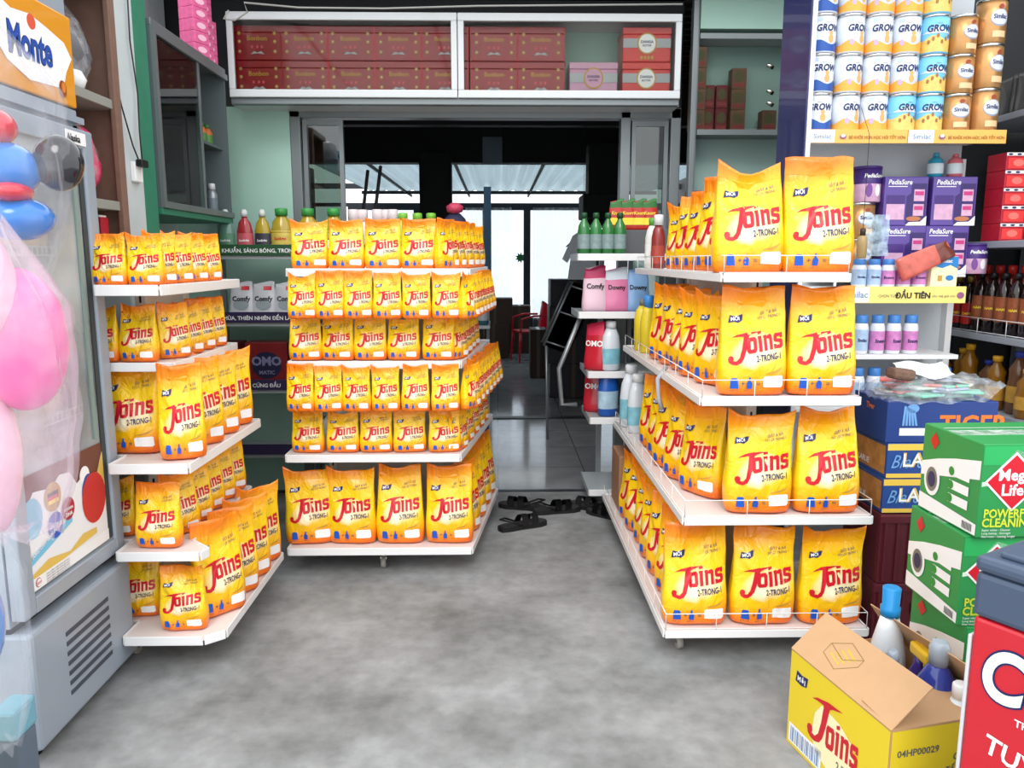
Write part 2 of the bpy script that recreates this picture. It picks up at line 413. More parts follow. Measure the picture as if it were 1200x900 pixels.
# ============================================================ THE SETTING
def floor_mat(name, base, dark, rough, sc, tile=None):
    m = mat(name, base, rough); nt = m.node_tree; N = nt.nodes; L = nt.links; b = N['Principled BSDF']
    t = N.new('ShaderNodeTexCoord'); n = N.new('ShaderNodeTexNoise'); n.inputs['Scale'].default_value = sc; n.inputs['Detail'].default_value = 8; n.inputs['Roughness'].default_value = .62
    n2 = N.new('ShaderNodeTexNoise'); n2.inputs['Scale'].default_value = sc*9; n2.inputs['Detail'].default_value = 6
    L.new(t.outputs['Object'], n.inputs[0]); L.new(t.outputs['Object'], n2.inputs[0])
    r = N.new('ShaderNodeValToRGB'); r.color_ramp.elements[0].position = .34; r.color_ramp.elements[0].color = (*lin(dark), 1)
    r.color_ramp.elements[1].position = .60; r.color_ramp.elements[1].color = (*lin(base), 1); L.new(n.outputs[0], r.inputs[0])
    mx = N.new('ShaderNodeMix'); mx.data_type = 'RGBA'; mx.blend_type = 'MULTIPLY'; mx.inputs[0].default_value = .35
    r2 = N.new('ShaderNodeValToRGB'); r2.color_ramp.elements[0].position = .3; r2.color_ramp.elements[0].color = (.45, .45, .45, 1); r2.color_ramp.elements[1].position = .62
    L.new(n2.outputs[0], r2.inputs[0]); L.new(r.outputs[0], mx.inputs[6]); L.new(r2.outputs[0], mx.inputs[7])
    col = mx.outputs[2]
    if tile:
        br = N.new('ShaderNodeTexBrick'); br.offset = 0; br.inputs['Scale'].default_value = 1; br.inputs['Brick Width'].default_value = tile; br.inputs['Row Height'].default_value = tile
        br.inputs['Mortar Size'].default_value = .003; br.inputs['Color1'].default_value = (1, 1, 1, 1); br.inputs['Color2'].default_value = (.93, .93, .93, 1); br.inputs['Mortar'].default_value = (.25, .25, .25, 1)
        L.new(t.outputs['Object'], br.inputs[0]); m2 = N.new('ShaderNodeMix'); m2.data_type = 'RGBA'; m2.blend_type = 'MULTIPLY'; m2.inputs[0].default_value = 1
        L.new(col, m2.inputs[6]); L.new(br.outputs[0], m2.inputs[7]); col = m2.outputs[2]
    L.new(col, b.inputs['Base Color'])
    if not tile:
        bp = N.new('ShaderNodeBump'); bp.inputs['Strength'].default_value = .25; bp.inputs['Distance'].default_value = .01
        L.new(n2.outputs[0], bp.inputs['Height']); L.new(bp.outputs[0], b.inputs['Normal'])
    return m
CONC = floor_mat('worn_concrete', (158, 159, 160), (112, 113, 112), .72, 1.9)
TILE = floor_mat('polished_tile', (158, 160, 162), (140, 142, 144), .10, .6, .6)
GREENW = mat('pale_green_paint', (168, 205, 190), .6, var=.06, vscale=6)
PALEW = mat('whitewash', (196, 204, 205), .7, var=.12, vscale=9)
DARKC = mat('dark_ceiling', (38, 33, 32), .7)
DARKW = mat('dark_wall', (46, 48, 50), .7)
CREAM = mat('cream_wall', (150, 150, 145), .7)
GREENF = mat('green_painted_frame', (52, 128, 100), .5, var=.15, vscale=15)
ALUW = mat('white_aluminium', (206, 210, 212), .35)
TRIMM = mat('grey_aluminium', (128, 134, 136), .4, .5)

b = B(); b.box(-4, 6, -3, 4.8, -.12, 0, CONC); struct(b, 'floor')
b = B(); b.box(-3.2, 3.2, 4.8, 14.2, -.12, -.004, TILE); struct(b, 'floor_tiled')
b = B(); b.box(-1.5, 1.7, 4.79, 4.83, -.01, .004, BLACK); struct(b, 'trim_threshold')
b = B(); b.box(-1.7, 1.7, 7.1, 7.2, -.01, .004, BLACK); struct(b, 'trim_track')
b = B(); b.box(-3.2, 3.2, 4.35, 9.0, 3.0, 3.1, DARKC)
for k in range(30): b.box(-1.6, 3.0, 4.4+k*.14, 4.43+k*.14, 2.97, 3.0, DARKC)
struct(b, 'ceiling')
b = B(); b.box(-1.66, -1.5, 3.27, 3.46, 0, 3.0, PALEW, .01); struct(b, 'wall_pier')
b = B(); b.box(-1.66, -1.51, 3.46, 3.61, 0, 3.0, GREENF, .006); struct(b, 'trim_green')
b = B(); b.box(-2.1, -1.9, 2.0, 4.8, 0, 3.0, PALEW); struct(b, 'wall_left')
b = B(); b.box(-1.9, -1.66, 3.3, 3.4, 0, 3.0, PALEW); b.box(-2.0, -1.23, 4.86, 4.95, 0, 2.34, GREENW); struct(b, 'wall_front_left')
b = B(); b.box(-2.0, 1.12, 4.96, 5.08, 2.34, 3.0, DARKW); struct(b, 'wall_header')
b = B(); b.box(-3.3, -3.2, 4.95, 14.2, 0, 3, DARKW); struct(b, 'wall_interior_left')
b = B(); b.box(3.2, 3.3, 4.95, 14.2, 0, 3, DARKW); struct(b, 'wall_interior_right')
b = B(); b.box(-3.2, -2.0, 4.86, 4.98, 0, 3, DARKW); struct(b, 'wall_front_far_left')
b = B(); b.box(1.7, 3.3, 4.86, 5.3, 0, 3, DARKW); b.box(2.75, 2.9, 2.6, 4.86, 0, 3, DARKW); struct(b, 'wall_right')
# interior beam, the deep lintel before the rear canopy
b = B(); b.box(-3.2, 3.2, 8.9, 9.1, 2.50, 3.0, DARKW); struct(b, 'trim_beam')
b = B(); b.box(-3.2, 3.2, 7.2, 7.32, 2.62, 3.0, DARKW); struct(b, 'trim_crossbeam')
# corrugated translucent canopy at the back
def canopy_mat():
    m = mat('corrugated_sheet', (175, 190, 196), .5, var=.35, vscale=3); return m
CAN = canopy_mat()
m = bpy.data.materials.new('translucent_sheet'); m.use_nodes = True; nt = m.node_tree; nt.nodes.remove(nt.nodes['Principled BSDF'])
tl = nt.nodes.new('ShaderNodeBsdfTranslucent'); tl.inputs[0].default_value = (.24, .31, .34, 1)
df = nt.nodes.new('ShaderNodeBsdfGlossy'); df.inputs[0].default_value = (.4, .45, .48, 1); df.inputs['Roughness'].default_value = .25
mx = nt.nodes.new('ShaderNodeMixShader'); mx.inputs[0].default_value = .3
nt.links.new(tl.outputs[0], mx.inputs[1]); nt.links.new(df.outputs[0], mx.inputs[2]); nt.links.new(mx.outputs[0], nt.nodes['Material Output'].inputs['Surface'])
TRL = m
b = B(); n = 150
for i in range(n):
    x0 = -2.2+4.8*i/n; x1 = -2.2+4.8*(i+1)/n; f = lambda x: .03*sin(x*2*pi/.22)
    v = [b.bm.verts.new(p) for p in ((x0, 9.1, 2.57+f(x0)), (x1, 9.1, 2.57+f(x1)), (x1, 14.1, 2.62+f(x1)), (x0, 14.1, 2.62+f(x0)))]
    b._tag([b.bm.faces.new(v)], TRL, True)
b.box(-2.2, 2.6, 13.1, 13.16, 2.50, 2.55, DARKW)
for x in (-1.5, -.5, .52, 1.5): b.box(x, x+.03, 9.1, 14, 2.52, 2.55, DARKW)
struct(b, 'ceiling_canopy')
# rear glazed wall: rails, mullions and panes
FR = mat('dark_window_frame', (40, 46, 54), .5)
PANE = glass('clear_pane', (235, 240, 245), .05)
b = B(); b.box(-3.2, 3.2, 14.0, 14.08, 2.36, 2.42, FR); b.box(-3.2, 3.2, 14.0, 14.06, 2.66, 2.75, FR); b.box(-3.2, 3.2, 14.0, 14.1, 0, .35, DARKW); struct(b, 'wall_back')
for i, (x0, x1) in enumerate(((-2.6, -1.4), (-1.4, -.2), (-.2, .52), (.52, 1.75), (1.75, 3.1))):
    b = B(); bw = .06
    b.box(x0, x0+bw, 14.0, 14.08, .35, 2.36, FR); b.box(x1-bw, x1, 14.0, 14.08, .35, 2.36, FR); b.box(x0+bw, x1-bw, 14.0, 14.08, .35, .42, FR); b.box(x0+bw, x1-bw, 14.0, 14.08, 2.30, 2.36, FR)
    o = struct(b, 'window_%d' % (i+1))
    g = B(); g.box(x0+bw, x1-bw, 14.03, 14.04, .42, 2.30, PANE); g.build('pane', o)
m = bpy.data.materials.new('sheer_fabric'); m.use_nodes = True; nt = m.node_tree; nt.nodes.remove(nt.nodes['Principled BSDF'])
tl = nt.nodes.new('ShaderNodeBsdfTranslucent'); tl.inputs[0].default_value = (.95, .96, .97, 1); tr = nt.nodes.new('ShaderNodeBsdfTransparent'); tr.inputs[0].default_value = (1, 1, 1, 1)
mx = nt.nodes.new('ShaderNodeMixShader'); mx.inputs[0].default_value = .72
nt.links.new(tl.outputs[0], mx.inputs[1]); nt.links.new(tr.outputs[0], mx.inputs[2]); nt.links.new(mx.outputs[0], nt.nodes['Material Output'].inputs['Surface']); SHEER = m
for nm, x0, x1 in (('in the left rear window', -.55, .25), ('in the right rear window', .62, 1.6)):
    b = B(); n = 60
    for i in range(n):
        a, c = x0+(x1-x0)*i/n, x0+(x1-x0)*(i+1)/n; f = lambda x: 13.93+.02*sin(x*50)
        b._tag([b.bm.faces.new([b.bm.verts.new(p) for p in ((a, f(a), -.002), (c, f(c), -.002), (c, f(c), 2.34), (a, f(a), 2.34))])], SHEER, True)
    tag(b.build('sheer_curtain'), 'sheer white curtain with vertical folds, ' + nm, 'curtain')
b = B(); b.box(-.22, -.1, 12.9, 13.0, 0, 2.6, mat('blue_post', (95, 125, 150), .5)); struct(b, 'trim_post')
b = B(); b.box(.93, 1.26, 8.2, 8.5, 1.78, 2.62, DARKW, .01); b.box(.86, 1.26, 8.05, 8.5, 1.86, 2.1, DARKW, .01); struct(b, 'wall_hanging_pier')
b = B(); b.box(-.85, -.5, 8.8, 9.0, 0, 2.6, DARKW, .01); struct(b, 'wall_inner_pier')
# back-yard beyond the glass
b = B(); b.box(-6, 6, 14.2, 30, -.12, -.02, mat('yard_ground', (215, 215, 210), .9)); struct(b, 'ground_yard')

# sliding door frames in the front wall plane
DG = glass('dark_door_glass', (150, 165, 158), .12)
b = B()
for x0, x1 in ((-1.23, -1.17), (.74, .80), (1.04, 1.10)): b.box(x0, x1, 4.86, 4.95, 0, 2.34, TRIMM, .004)
b.box(-1.23, 1.10, 4.86, 4.95, 2.28, 2.34, TRIMM, .004); struct(b, 'door_1')
for nm, x0, x1, y0 in (('door_2', -1.16, -.92, 4.88), ('door_3', .81, 1.03, 4.88)):
    b = B()
    for a, c in ((x0, x0+.025), (x1-.025, x1)): b.box(a, c, y0, y0+.03, .02, 2.27, TRIMM)
    b.box(x0+.025, x1-.025, y0, y0+.03, 2.24, 2.27, TRIMM); b.box(x0+.025, x1-.025, y0, y0+.03, .02, .08, TRIMM); o = struct(b, nm)
    g = B(); g.box(x0+.025, x1-.025, y0+.012, y0+.018, .08, 2.24, DG); g.build('pane', o)

# ============================================================ OVERHEAD DISPLAY CABINET with red gift boxes
X0, X1, Z0, Z1, YF, YB = -1.49, 1.03, 2.345, 2.795, 4.60, 4.93
t = thing('overhead_display_cabinet', 'long white-framed glass display cabinet hanging over the shop entrance', 'cabinet', (X0, YF, Z0))
def at0(b, nm, par=t): return b.build(nm, par, (-X0, -YF, -Z0))
b = B(); b.box(X0, X1, YB-.02, YB, Z0, Z1, GREENW); b.box(X0, X1, YF+.03, YB-.02, Z0, Z0+.02, ALUW); b.box(X0, X1, YF+.03, YB-.02, Z1-.02, Z1, ALUW)
b.box(X0, X0+.02, YF+.03, YB-.02, Z0+.02, Z1-.02, ALUW); b.box(X1-.02, X1, YF+.03, YB-.02, Z0+.02, Z1-.02, ALUW); at0(b, 'carcass')
xm = PY(536, 60, YF).x
for a, c in ((X0, xm-.002), (xm+.002, X1)):
    b = B(); w_ = .042
    b.box(a, c, YF, YF+.03, Z0, Z0+w_, ALUW, .004); b.box(a, c, YF, YF+.03, Z1-w_, Z1, ALUW, .004)
    b.box(a, a+w_*.8, YF, YF+.03, Z0+w_, Z1-w_, ALUW, .004); b.box(c-w_*.8, c, YF, YF+.03, Z0+w_, Z1-w_, ALUW, .004)
    f = at0(b, 'sliding_door')
    g = B(); g.box(a+w_*.8, c-w_*.8, YF+.012, YF+.016, Z0+w_, Z1-w_, glass('cabinet_glass', (245, 247, 245), .015)); g.build('glass_pane', f)
b = B(); b.box(X0, X1, YF+.02, YF+.07, Z0-.035, Z0-.001, TRIMM, .004); b.box(X0-.01, X1+.01, YF+.07, YB, Z0-.03, Z0-.001, ALUW)
at0(b, 'bottom_rail')
GRED = mat('gift_box_red', (150, 12, 22), .3, coat=.5, var=.25, vscale=30); GRED2 = mat('gift_box_bright_red', (215, 38, 30), .3, coat=.4)
GPNK = mat('gift_box_pink', (206, 150, 178), .3, coat=.4); GGR = mat('gift_band_grey', (175, 178, 182), .4)
def gift(kind):
    def fn():
        t = thing('gift_box', 'gift box', 'gift box'); W_, H_, D_ = .272, .185, .2
        b = B(); b.box(-W_/2, W_/2, 0, D_, 0, H_*.8, {0: GRED, 1: GRED2, 2: GPNK}[kind], .006); b.build('box_body', t)
        b = B(); b.box(-W_/2-.002, W_/2+.002, -.002, D_+.002, H_*.8, H_, {0: GRED, 1: GRED2, 2: GPNK}[kind], .004); b.build('lid', t)
        f = on_plane((0, -.003, 0), (1, 0, 0), (0, 0, 1), .0008); b = B()
        if kind == 0:
            for s in (-1, 1):
                for z in (.045, .105, .155):
                    b.poly(ellipse(s*.098, z*.88+.006, .010, .010, 10), GOLDP, f); b.poly(ellipse(s*.098, z*.88+.008, .004, .005, 8), WHITEP, f)
            b.text('Bonbon', 0, .104, .036, GOLDP, f, bold=.015, align='CENTER')
            for s in (-.03, .025, 0): b.poly(ellipse(s, .07, .007, .009, 8), mat('print_rose', (220, 80, 90), .4), f)
            b.poly([(-.04, .03), (-.02, .048), (0, .04), (.02, .048), (.04, .03), (0, .036)], GGR, f)
            b.poly(rect(-.134, -.128, .0, .18), mat('edge_light_red', (200, 30, 35), .4), f); b.poly(rect(.128, .134, .0, .18), MATS['edge_light_red'], f)
        else:
            c = GGR
            b.poly(rect(-.135, .135, .075, .125), c, f); f2 = on_plane((0, -.003, 0), (1, 0, 0), (0, 0, 1), .0014); f3 = on_plane((0, -.003, 0), (1, 0, 0), (0, 0, 1), .002)
            b.poly(ellipse(0, .098, .056, .058), GOLDP, f2); b.poly(ellipse(0, .098, .048, .05), WHITEP if kind == 1 else GPNK, f3)
            f4 = on_plane((0, -.003, 0), (1, 0, 0), (0, 0, 1), .0026)
            b.text('DANISA', 0, .1, .02, NAVY, f4, bold=.03, align='CENTER'); b.text('BUTTER', 0, .082, .014, NAVY, f4, bold=.03, align='CENTER')
            for s in (-.03, -.01, .01, .03): b.poly(ellipse(s, .022, .008, .012, 8), GOLDP, f2)
        b.build('printed_front', t); return t
    return fn
G0, G1, G2 = Proto(gift(0)), Proto(gift(1)), Proto(gift(2))
zs = (Z0+.021, Z0+.021+.188)
for i, px in enumerate((302, 357, 411, 467, 521, 579, 634)):
    for j in (0, 1):
        p = PY(px, 60, YF+.06)
        G0.put((p.x, YF+.06, zs[j]), label='dark red gift box, %s from left on the %s of the overhead cabinet' % (ORD[i], ('lower row', 'upper row')[j]), group='dark red gift boxes in the overhead cabinet')
p = PY(696, 60, YF+.06); G2.put((p.x, YF+.06, zs[0]), label='single pink and grey gift box low in the overhead cabinet')
for j in (0, 1):
    p = PY(758, 60, YF+.06); G1.put((p.x, YF+.06, zs[j]), label='bright red gift box with silver band, %s of the pair at the right end' % ('lower', 'upper')[j], group='bright red banded gift boxes')

# ============================================================ SHOP RACKS
HOLE = mat('pegboard', (225, 225, 225), .5)
def rack(name, label, shelves, posts, loc, casters, backs):
    """shelves: list of (polygon in xy, z of the deck top, lip height)"""
    t = thing(name, label, 'display rack', loc)
    off = (-loc[0], -loc[1], -loc[2])
    for poly, z, lip in shelves:
        b = B(); b.prism(poly, mat('shelf_deck', (226, 216, 212), .45), z-.012, z)
        n = len(poly); cx = sum(p[0] for p in poly)/n; cy = sum(p[1] for p in poly)/n
        b.build('shelf', t, off)
        l = B()
        for i in range(n):
            p, q = Vector((*poly[i], 0)), Vector((*poly[(i+1) % n], 0)); d = (q-p); L_ = d.length
            if L_ < .02: continue
            ang = math.atan2(d.y, d.x); M = Matrix.Translation((p.x, p.y, 0)) @ Matrix.Rotation(ang, 4, 'Z')
            l.box(.0015, L_-.0015, -.006, .0, z-lip+.006, z+.006, WHITE, .0025, M)
        l.build('price_rail', t, off)
    for x, y, z1 in posts:
        b = B(); b.box(x-.02, x+.02, y-.02, y+.02, .1, z1, WHITE, .003)
        for k in range(int((z1-.15)/.05)): b.box(x-.004, x+.004, y-.0205, y-.0199, .14+k*.05, .165+k*.05, BLACK)
        b.build('post', t, off)
    for x0, x1, y0, y1, z0, z1 in backs:
        b = B(); b.box(x0, x1, y0, y1, z0, z1, HOLE)
        b.build('back_panel', t, off)
    for x, y in casters:
        c = B(); c.box(x-.02, x+.02, y-.02, y+.02, .078, .084, CHROME)
        c.tube([(x, y, .078), (x, y, .06)], .012, CHROME)
        c.tube([(x-.012, y+.005, .028), (x-.014, y, .062), (x+.014, y, .062), (x+.012, y+.005, .028)], .005, CHROME)
        co = c.build('caster', t, off)
        w_ = B(); w_.tube([(x-.011, y+.012, .027), (x+.011, y+.012, .027)], .027, mat('caster_tyre', (150, 148, 140), .4), 18); w_.build('wheel', co)
    return t, off
def wire_rail(t, off, pts, z, h=.065, step=.105):
    b = B()
    for zz in (z+.008, z+h): b.tube([(*p, zz) for p in pts], .0018, WIRE, 6)
    for i in range(len(pts)-1):
        p, q = Vector(pts[i]), Vector(pts[i+1]); L_ = (q-p).length; n = max(1, round(L_/step/1.9))
        for k in range(n+1):
            r = p.lerp(q, k/n); b.tube([(r.x, r.y, z), (r.x, r.y, z+h)], .0016, WIRE, 6)
    b.build('wire_guard', t, off)

# ---- right rack (island in front of the milk shelves)
RF = 2.65; RBK = 4.32
RZ = [.122, .546, .975, 1.398]; RXL = [.60, .655, .70, .757]; RXR = [1.34, 1.325, 1.252, 1.188]
sh = [([(RXL[i], RF), (RXR[i], RF), (RXR[i], 3.3), (min(RXR[i], 1.255), 3.3), (min(RXR[i], 1.255), RBK), (RXL[i], RBK)], RZ[i], .030) for i in range(4)]
t, off = rack('gondola_rack', 'long white island rack on the right with wire guards, full of powder bags', sh,
    [(.985, 3.0, 1.62), (.985, 4.0, 1.62)], (.97, 3.6, 0), [(.68, 2.75), (1.26, 2.75), (.68, 4.15), (1.15, 4.15)], [(.975, .995, 3.02, 3.98, .13, 1.60)])
for i in range(4):
    wire_rail(t, off, [(RXL[i]+.004, RBK-.02), (RXL[i]+.004, RF+.004), (RXR[i]-.004, RF+.004), (RXR[i]-.004, 3.29)], RZ[i])
b = B(); p = (RXL[2]-.012, 3.30)
b.tube([(p[0]+.03, p[1], 1.0), (p[0]-.01, p[1]-.02, .95), (p[0]-.006, p[1]-.03, .87), (p[0]+.01, p[1]-.03, .82)], .010, mat('grey_strap', (170, 172, 178), .4), 8); b.build('hanging_strap', t, off)
names = ['bottom', 'third', 'second', 'top']
front = {3: [(877, .245), (958, .247)], 2: [(881, .242), (962, .242)], 1: [(888, .242), (968, .240)], 0: [(813, .238), (892, .238), (971, .238)]}
for i in range(4):
    for k, (px, wd) in enumerate(front[i]):
        p = PY(px, 400, RF+.085); p = PY(px, 304+(EYE-RZ[i]-.19)/(RF+.085)*920, RF+.085)
        bag(p.x, RF+.085, RZ[i]+.001, wd, (.372, .385, .385, .392)[i] if i else .378, radians(random.uniform(-3, 3)), 'big yellow powder bag, %s from left facing front on the right rack\'s %s shelf' % (ORD[k], names[i]), 'big powder bags on the front of the right rack', d=.118)
side = {3: 6, 2: 6, 1: 6, 0: 6}
for i in range(4):
    n = (6, 5, 5, 5)[i]
    for k in range(n):
        y = RF+.30+k*.185; x = RXL[i]+.115+random.uniform(-.008, .008)
        hh = .355+.02*random.random() if i < 3 else (.36, .37, .33, .34, .32, .3)[k]
        big = (i in (1,) and k == 0) or (i == 2 and k == 0)
        bag(x+(.02 if big else 0), y, RZ[i]+.001, .225, hh, radians(-56-8*random.random()), 'yellow powder bag, %s back along the aisle side of the right rack\'s %s shelf' % (ORD[k], names[i]), 'powder bags along the aisle side of the right rack', d=.095, roll=0)

# ---- centre rack
CF = 3.46; CBK = 4.40
CZ = [.135, .575, 1.0, 1.405]
CXL = [-.965, -.955, -.925, -.915]; CXR = [-.122, -.172, -.165, -.125]
CXB = [-.005, -.035, -.05, -.06]
sh = [([(CXL[i], CF), (CXR[i], CF), (CXB[i], CBK), (CXL[i], CBK)], CZ[i], .036) for i in range(4)]
t, off = rack('gondola_rack', 'white rack in the middle stacked with six tiers of powder bags', sh, [(-.9, 4.2, 1.55), (-.15, 4.2, 1.55)], (-.54, 3.9, 0), [(-.545, 3.56), (-.9, 4.3), (-.1, 4.3)], [(-.88, -.17, 4.19, 4.21, .14, 1.5)])
cn = ['top', 'second', 'third', 'fourth', 'fifth', 'bottom']
tiers = [  # (pixel centres, width, height, base z, shift in y)
    ([363, 406, 449, 491], .165, .222, CZ[3], .075),
    ([354, 387, 420, 454, 488, 523], .128, .207, CZ[3]-.212, -.028),
    ([358, 396, 434, 473, 514], .150, .212, CZ[2], .075),
    ([352, 385, 418, 452, 487, 522], .128, .212, CZ[2]-.217, -.028),
    ([361, 402, 441, 480, 521], .152, .205, CZ[1], .075),
    ([363, 413, 469, 527], .226, .375, CZ[0], .095)]
for i, (pxs, wd, hh, z, dy) in enumerate(tiers):
    for k, px in enumerate(pxs):
        y = CF+dy; p = PY(px, 304+(EYE-z-hh/2)/y*920, y)
        bag(p.x, y, z+.001, wd, hh, radians(random.uniform(-9, 9)), 'yellow powder bag, %s from left in the %s tier of the middle rack' % (ORD[k], cn[i]), 'powder bags on the front of the middle rack', d=wd*.44 if dy > 0 else .045)
sidec = [(5, .15, .222, CZ[3], -.225, -.12, 3.535, .15), (6, .12, .207, CZ[3]-.212, -.125, -.055, 3.45, .13), (4, .14, .205, CZ[2], -.19, -.145, 3.57, .17), (7, .12, .215, CZ[2]-.217, -.125, -.02, 3.50, .13), (5, .14, .20, CZ[1], -.19, -.10, 3.57, .16), (4, .19, .36, CZ[0], -.16, -.09, 3.68, .2)]
for i, (n, wd, hh, z, xa, xb, ya, dy) in enumerate(sidec):
    for k in range(n):
        x = xa+(xb-xa)*k/(n-1); y = ya+dy*k
        bag(x, y, z+.001, wd, hh, radians(52+6*random.random()), 'yellow powder bag, %s back round the right side of the middle rack\'s %s tier' % (ORD[k], cn[i]), 'powder bags round the right side of the middle rack', d=.06 if i != 5 else .085)

# ---- left rack
LF = 2.6; LBK = 3.40
LZ = [.14, .45, .762, 1.09, 1.362]
NOTCH = [(-1.30, 3.1), (-1.62, 3.1), (-1.62, 2.73), (-1.312, 2.73), (-1.312, LF)]
def lpoly(xr, xs, cut=.06): return [(xr, LF), (xs, LF+cut), (xs, LBK), (-1.30, LBK)]+NOTCH
sh = [(lpoly(-1.035, -.975, .05), LZ[0], .034), ([(-1.03, LF), (-1.015, LF+.04), (-1.10, LF+.12), (-1.10, LBK), (-1.3, LBK)]+NOTCH, LZ[1], .034),
      ([(-1.048, LF), (-1.035, LBK-.04), (-1.3, LBK-.04)]+NOTCH, LZ[2], .036),
      ([(-1.13, LF+.13), (-1.13, LBK), (-1.3, LBK), (-1.30, 3.1), (-1.62, 3.1), (-1.62, LF+.13)], LZ[3], .032),
      ([(-1.105, LF), (-1.10, LF+.05), (-1.10, LBK-.02), (-1.3, LBK-.02)]+NOTCH, LZ[4], .036)]
t, off = rack('corner_rack', 'white corner rack beside the fridge with five shelves of powder bags', sh, [(-1.33, 3.36, 1.5), (-1.33, 2.98, 1.5)], (-1.3, 3.0, 0), [(-1.06, 2.9), (-1.35, 3.3), (-1.35, 2.75)], [(-1.34, -1.32, 3.0, 3.34, .13, 1.4)])
ln = ['bottom', 'fourth', 'third', 'second', 'top']
lrows = {4: ([128, 171], .123, .178, .06), 3: ([117, 162], .130, .20, .19), 2: ([158, 216], .205, .325, .10), 1: ([134, 186], .155, .225, .07), 0: ([163, 216], .160, .235, .075)}
for i, (pxs, wd, hh, dy) in lrows.items():
    for k, px in enumerate(pxs):
        y = LF+dy
        if k == 0 and i < 4: y = 2.79; wd *= 1.05; hh *= 1.03
        p = PY(px, 304+(EYE-LZ[i]-hh/2)/y*920, y)
        rz = radians(18) if (i == 2 and k == 1) else radians(random.uniform(-3, 3))
        bag(p.x-(.01 if i == 2 else 0), y, LZ[i]+.001, wd if not (i == 2 and k == 1) else .155, hh, rz, 'yellow powder bag, %s from the fridge on the left rack\'s %s shelf' % (ORD[k], ln[i]), 'powder bags on the front of the left rack', d=wd*.45)
lside = {4: (4, .115, .19, -1.165, 2.76, .15, .05), 3: (4, .12, .205, -1.19, 2.90, .13, .05), 2: (3, .18, .34, -1.115, 2.90, .175, .08), 1: (5, .15, .235, -1.175, 2.80, .135, .062), 0: (4, .20, .365, -1.045, 2.80, .165, .085)}
for i, (n, wd, hh, x, ya, dy, d) in lside.items():
    for k in range(n):
        if ya+dy*k > 3.42: continue
        bag(x, ya+dy*k, LZ[i]+.001, wd, hh, radians(42+6*random.random()), 'yellow powder bag, %s back along the aisle side of the left rack\'s %s shelf' % (ORD[k], ln[i]), 'powder bags along the aisle side of the left rack', d=d)
# ============================================================ generic goods
def pouch(w, h, d, m, m2=None, text=None, tcol=None, tsize=.03, name='pouch', cat='pouch', foot=0, seed=0, extra=None):
    """stand-up film pouch, its front towards -y"""
    def fn():
        t = thing(name, name, cat); b = B(); nu, nv = 16, 12
        f = lambda v: (d*.5*(.8+.2*min(1, v/.15)))*(1-max(0, v-.15)/.85*.96) if v < 1 else .002
        def pt(k, v):
            a = 2*pi*k/nu; c_, s_ = cos(a), sin(a); q = 2/2.8
            x = w/2*(1-.08*v+.03*sin(v*9+seed)-.22*max(0, v-.62)/.38+.10*max(0, v-.9)/.1)*math.copysign(abs(c_)**q, c_); y = f(v)*math.copysign(abs(s_)**q, s_)+.004*sin(v*7+x*40+seed)*v
            return (x, y, v*h+.012*sin(x/w*6+seed)*max(0, v-.7)/.3)
        rg = [[b.bm.verts.new(pt(k, j/nv)) for k in range(nu)] for j in range(nv+1)]
        for j in range(nv):
            mm = m2 if (m2 and j >= nv-3) else m
            b._tag([b.bm.faces.new((rg[j][k], rg[j][(k+1) % nu], rg[j+1][(k+1) % nu], rg[j+1][k])) for k in range(nu)], mm, True)
        b._tag([b.bm.faces.new(rg[0][::-1]), b.bm.faces.new(rg[-1])], m)
        b.build('pouch_body', t)
        fr = lambda x, y: Vector((x, -f(max(0, y/h))*(1-min(.99, abs(x)/(w/2))**2.8)**(1/2.8)+.004*sin(y/h*7+x*40+seed)*y/h-.0025, y))
        if text or extra:
            c = B()
            if extra: extra(c, fr)
            if text: c.text(text, 0, h*.52, tsize, tcol or WHITEP, lambda x, y: fr(x, y)+Vector((0, -.001, 0)), bold=.03, align='CENTER', step=.02)
            c.build('print', t)
        return t
    return Proto(fn)
def bottle(prof, bands, name='bottle', cat='bottle', cap=None, capm=None, label=None, sx=1, sy=1, text=None, tcol=None, tsize=.02, seg=18, handle=None, labz=None):
    """prof: (r, z); cap: list (r, z); label: (z0, z1, material)"""
    def fn():
        t = thing(name, name, cat)
        b = B(); b.lathe(prof, bands, seg=seg, sx=sx, sy=sy); b.build('bottle_body', t)
        if cap: c = B(); c.lathe(cap, capm, seg=14); c.build('cap', t)
        def rad(z):
            for (r0, z0), (r1, z1) in zip(prof, prof[1:]):
                if z0 <= z <= z1 and z1 > z0: return r0+(r1-r0)*(z-z0)/(z1-z0)
            return prof[-1][0]
        if label:
            z0, z1, lm = label; l = B()
            zz = [z0+(z1-z0)*i/4 for i in range(5)]
            l.lathe([(rad(z)+.0008, z) for z in zz], lm, seg=seg, sx=sx, sy=sy, caps=False); lo = l.build('label', t)
            if text:
                def fr(x, y):
                    r = rad(y)+.0022; a = x/(r*sx); return Vector((r*sx*sin(a), -r*sy*cos(a), y))
                c = B(); c.text(text, 0, labz or (z0+z1)/2-tsize*.35, tsize, tcol or NAVY, fr, bold=.03, align='CENTER', step=.012); c.build('label_print', lo)
        if handle: c = B(); c.tube(handle, .009, bands, 8); c.build('handle', t)
        return t
    return Proto(fn)
def carton(w, d, h, m, name='carton', cat='carton', prints=None, tape=None):
    """box with base centre at the origin, front -y, left -x"""
    def fn():
        t = thing(name, name, cat); b = B(); b.box(-w/2, w/2, -d/2, d/2, 0, h, m, .003); b.build('box_body', t)
        if prints: prints(t, w, d, h)
        return t
    return Proto(fn)
FRONT = lambda w, d, o=.0012: on_plane((0, -d/2-o, 0), (1, 0, 0), (0, 0, 1))
LEFT = lambda w, d, o=.0012: on_plane((-w/2-o, 0, 0), (0, -1, 0), (0, 0, 1))

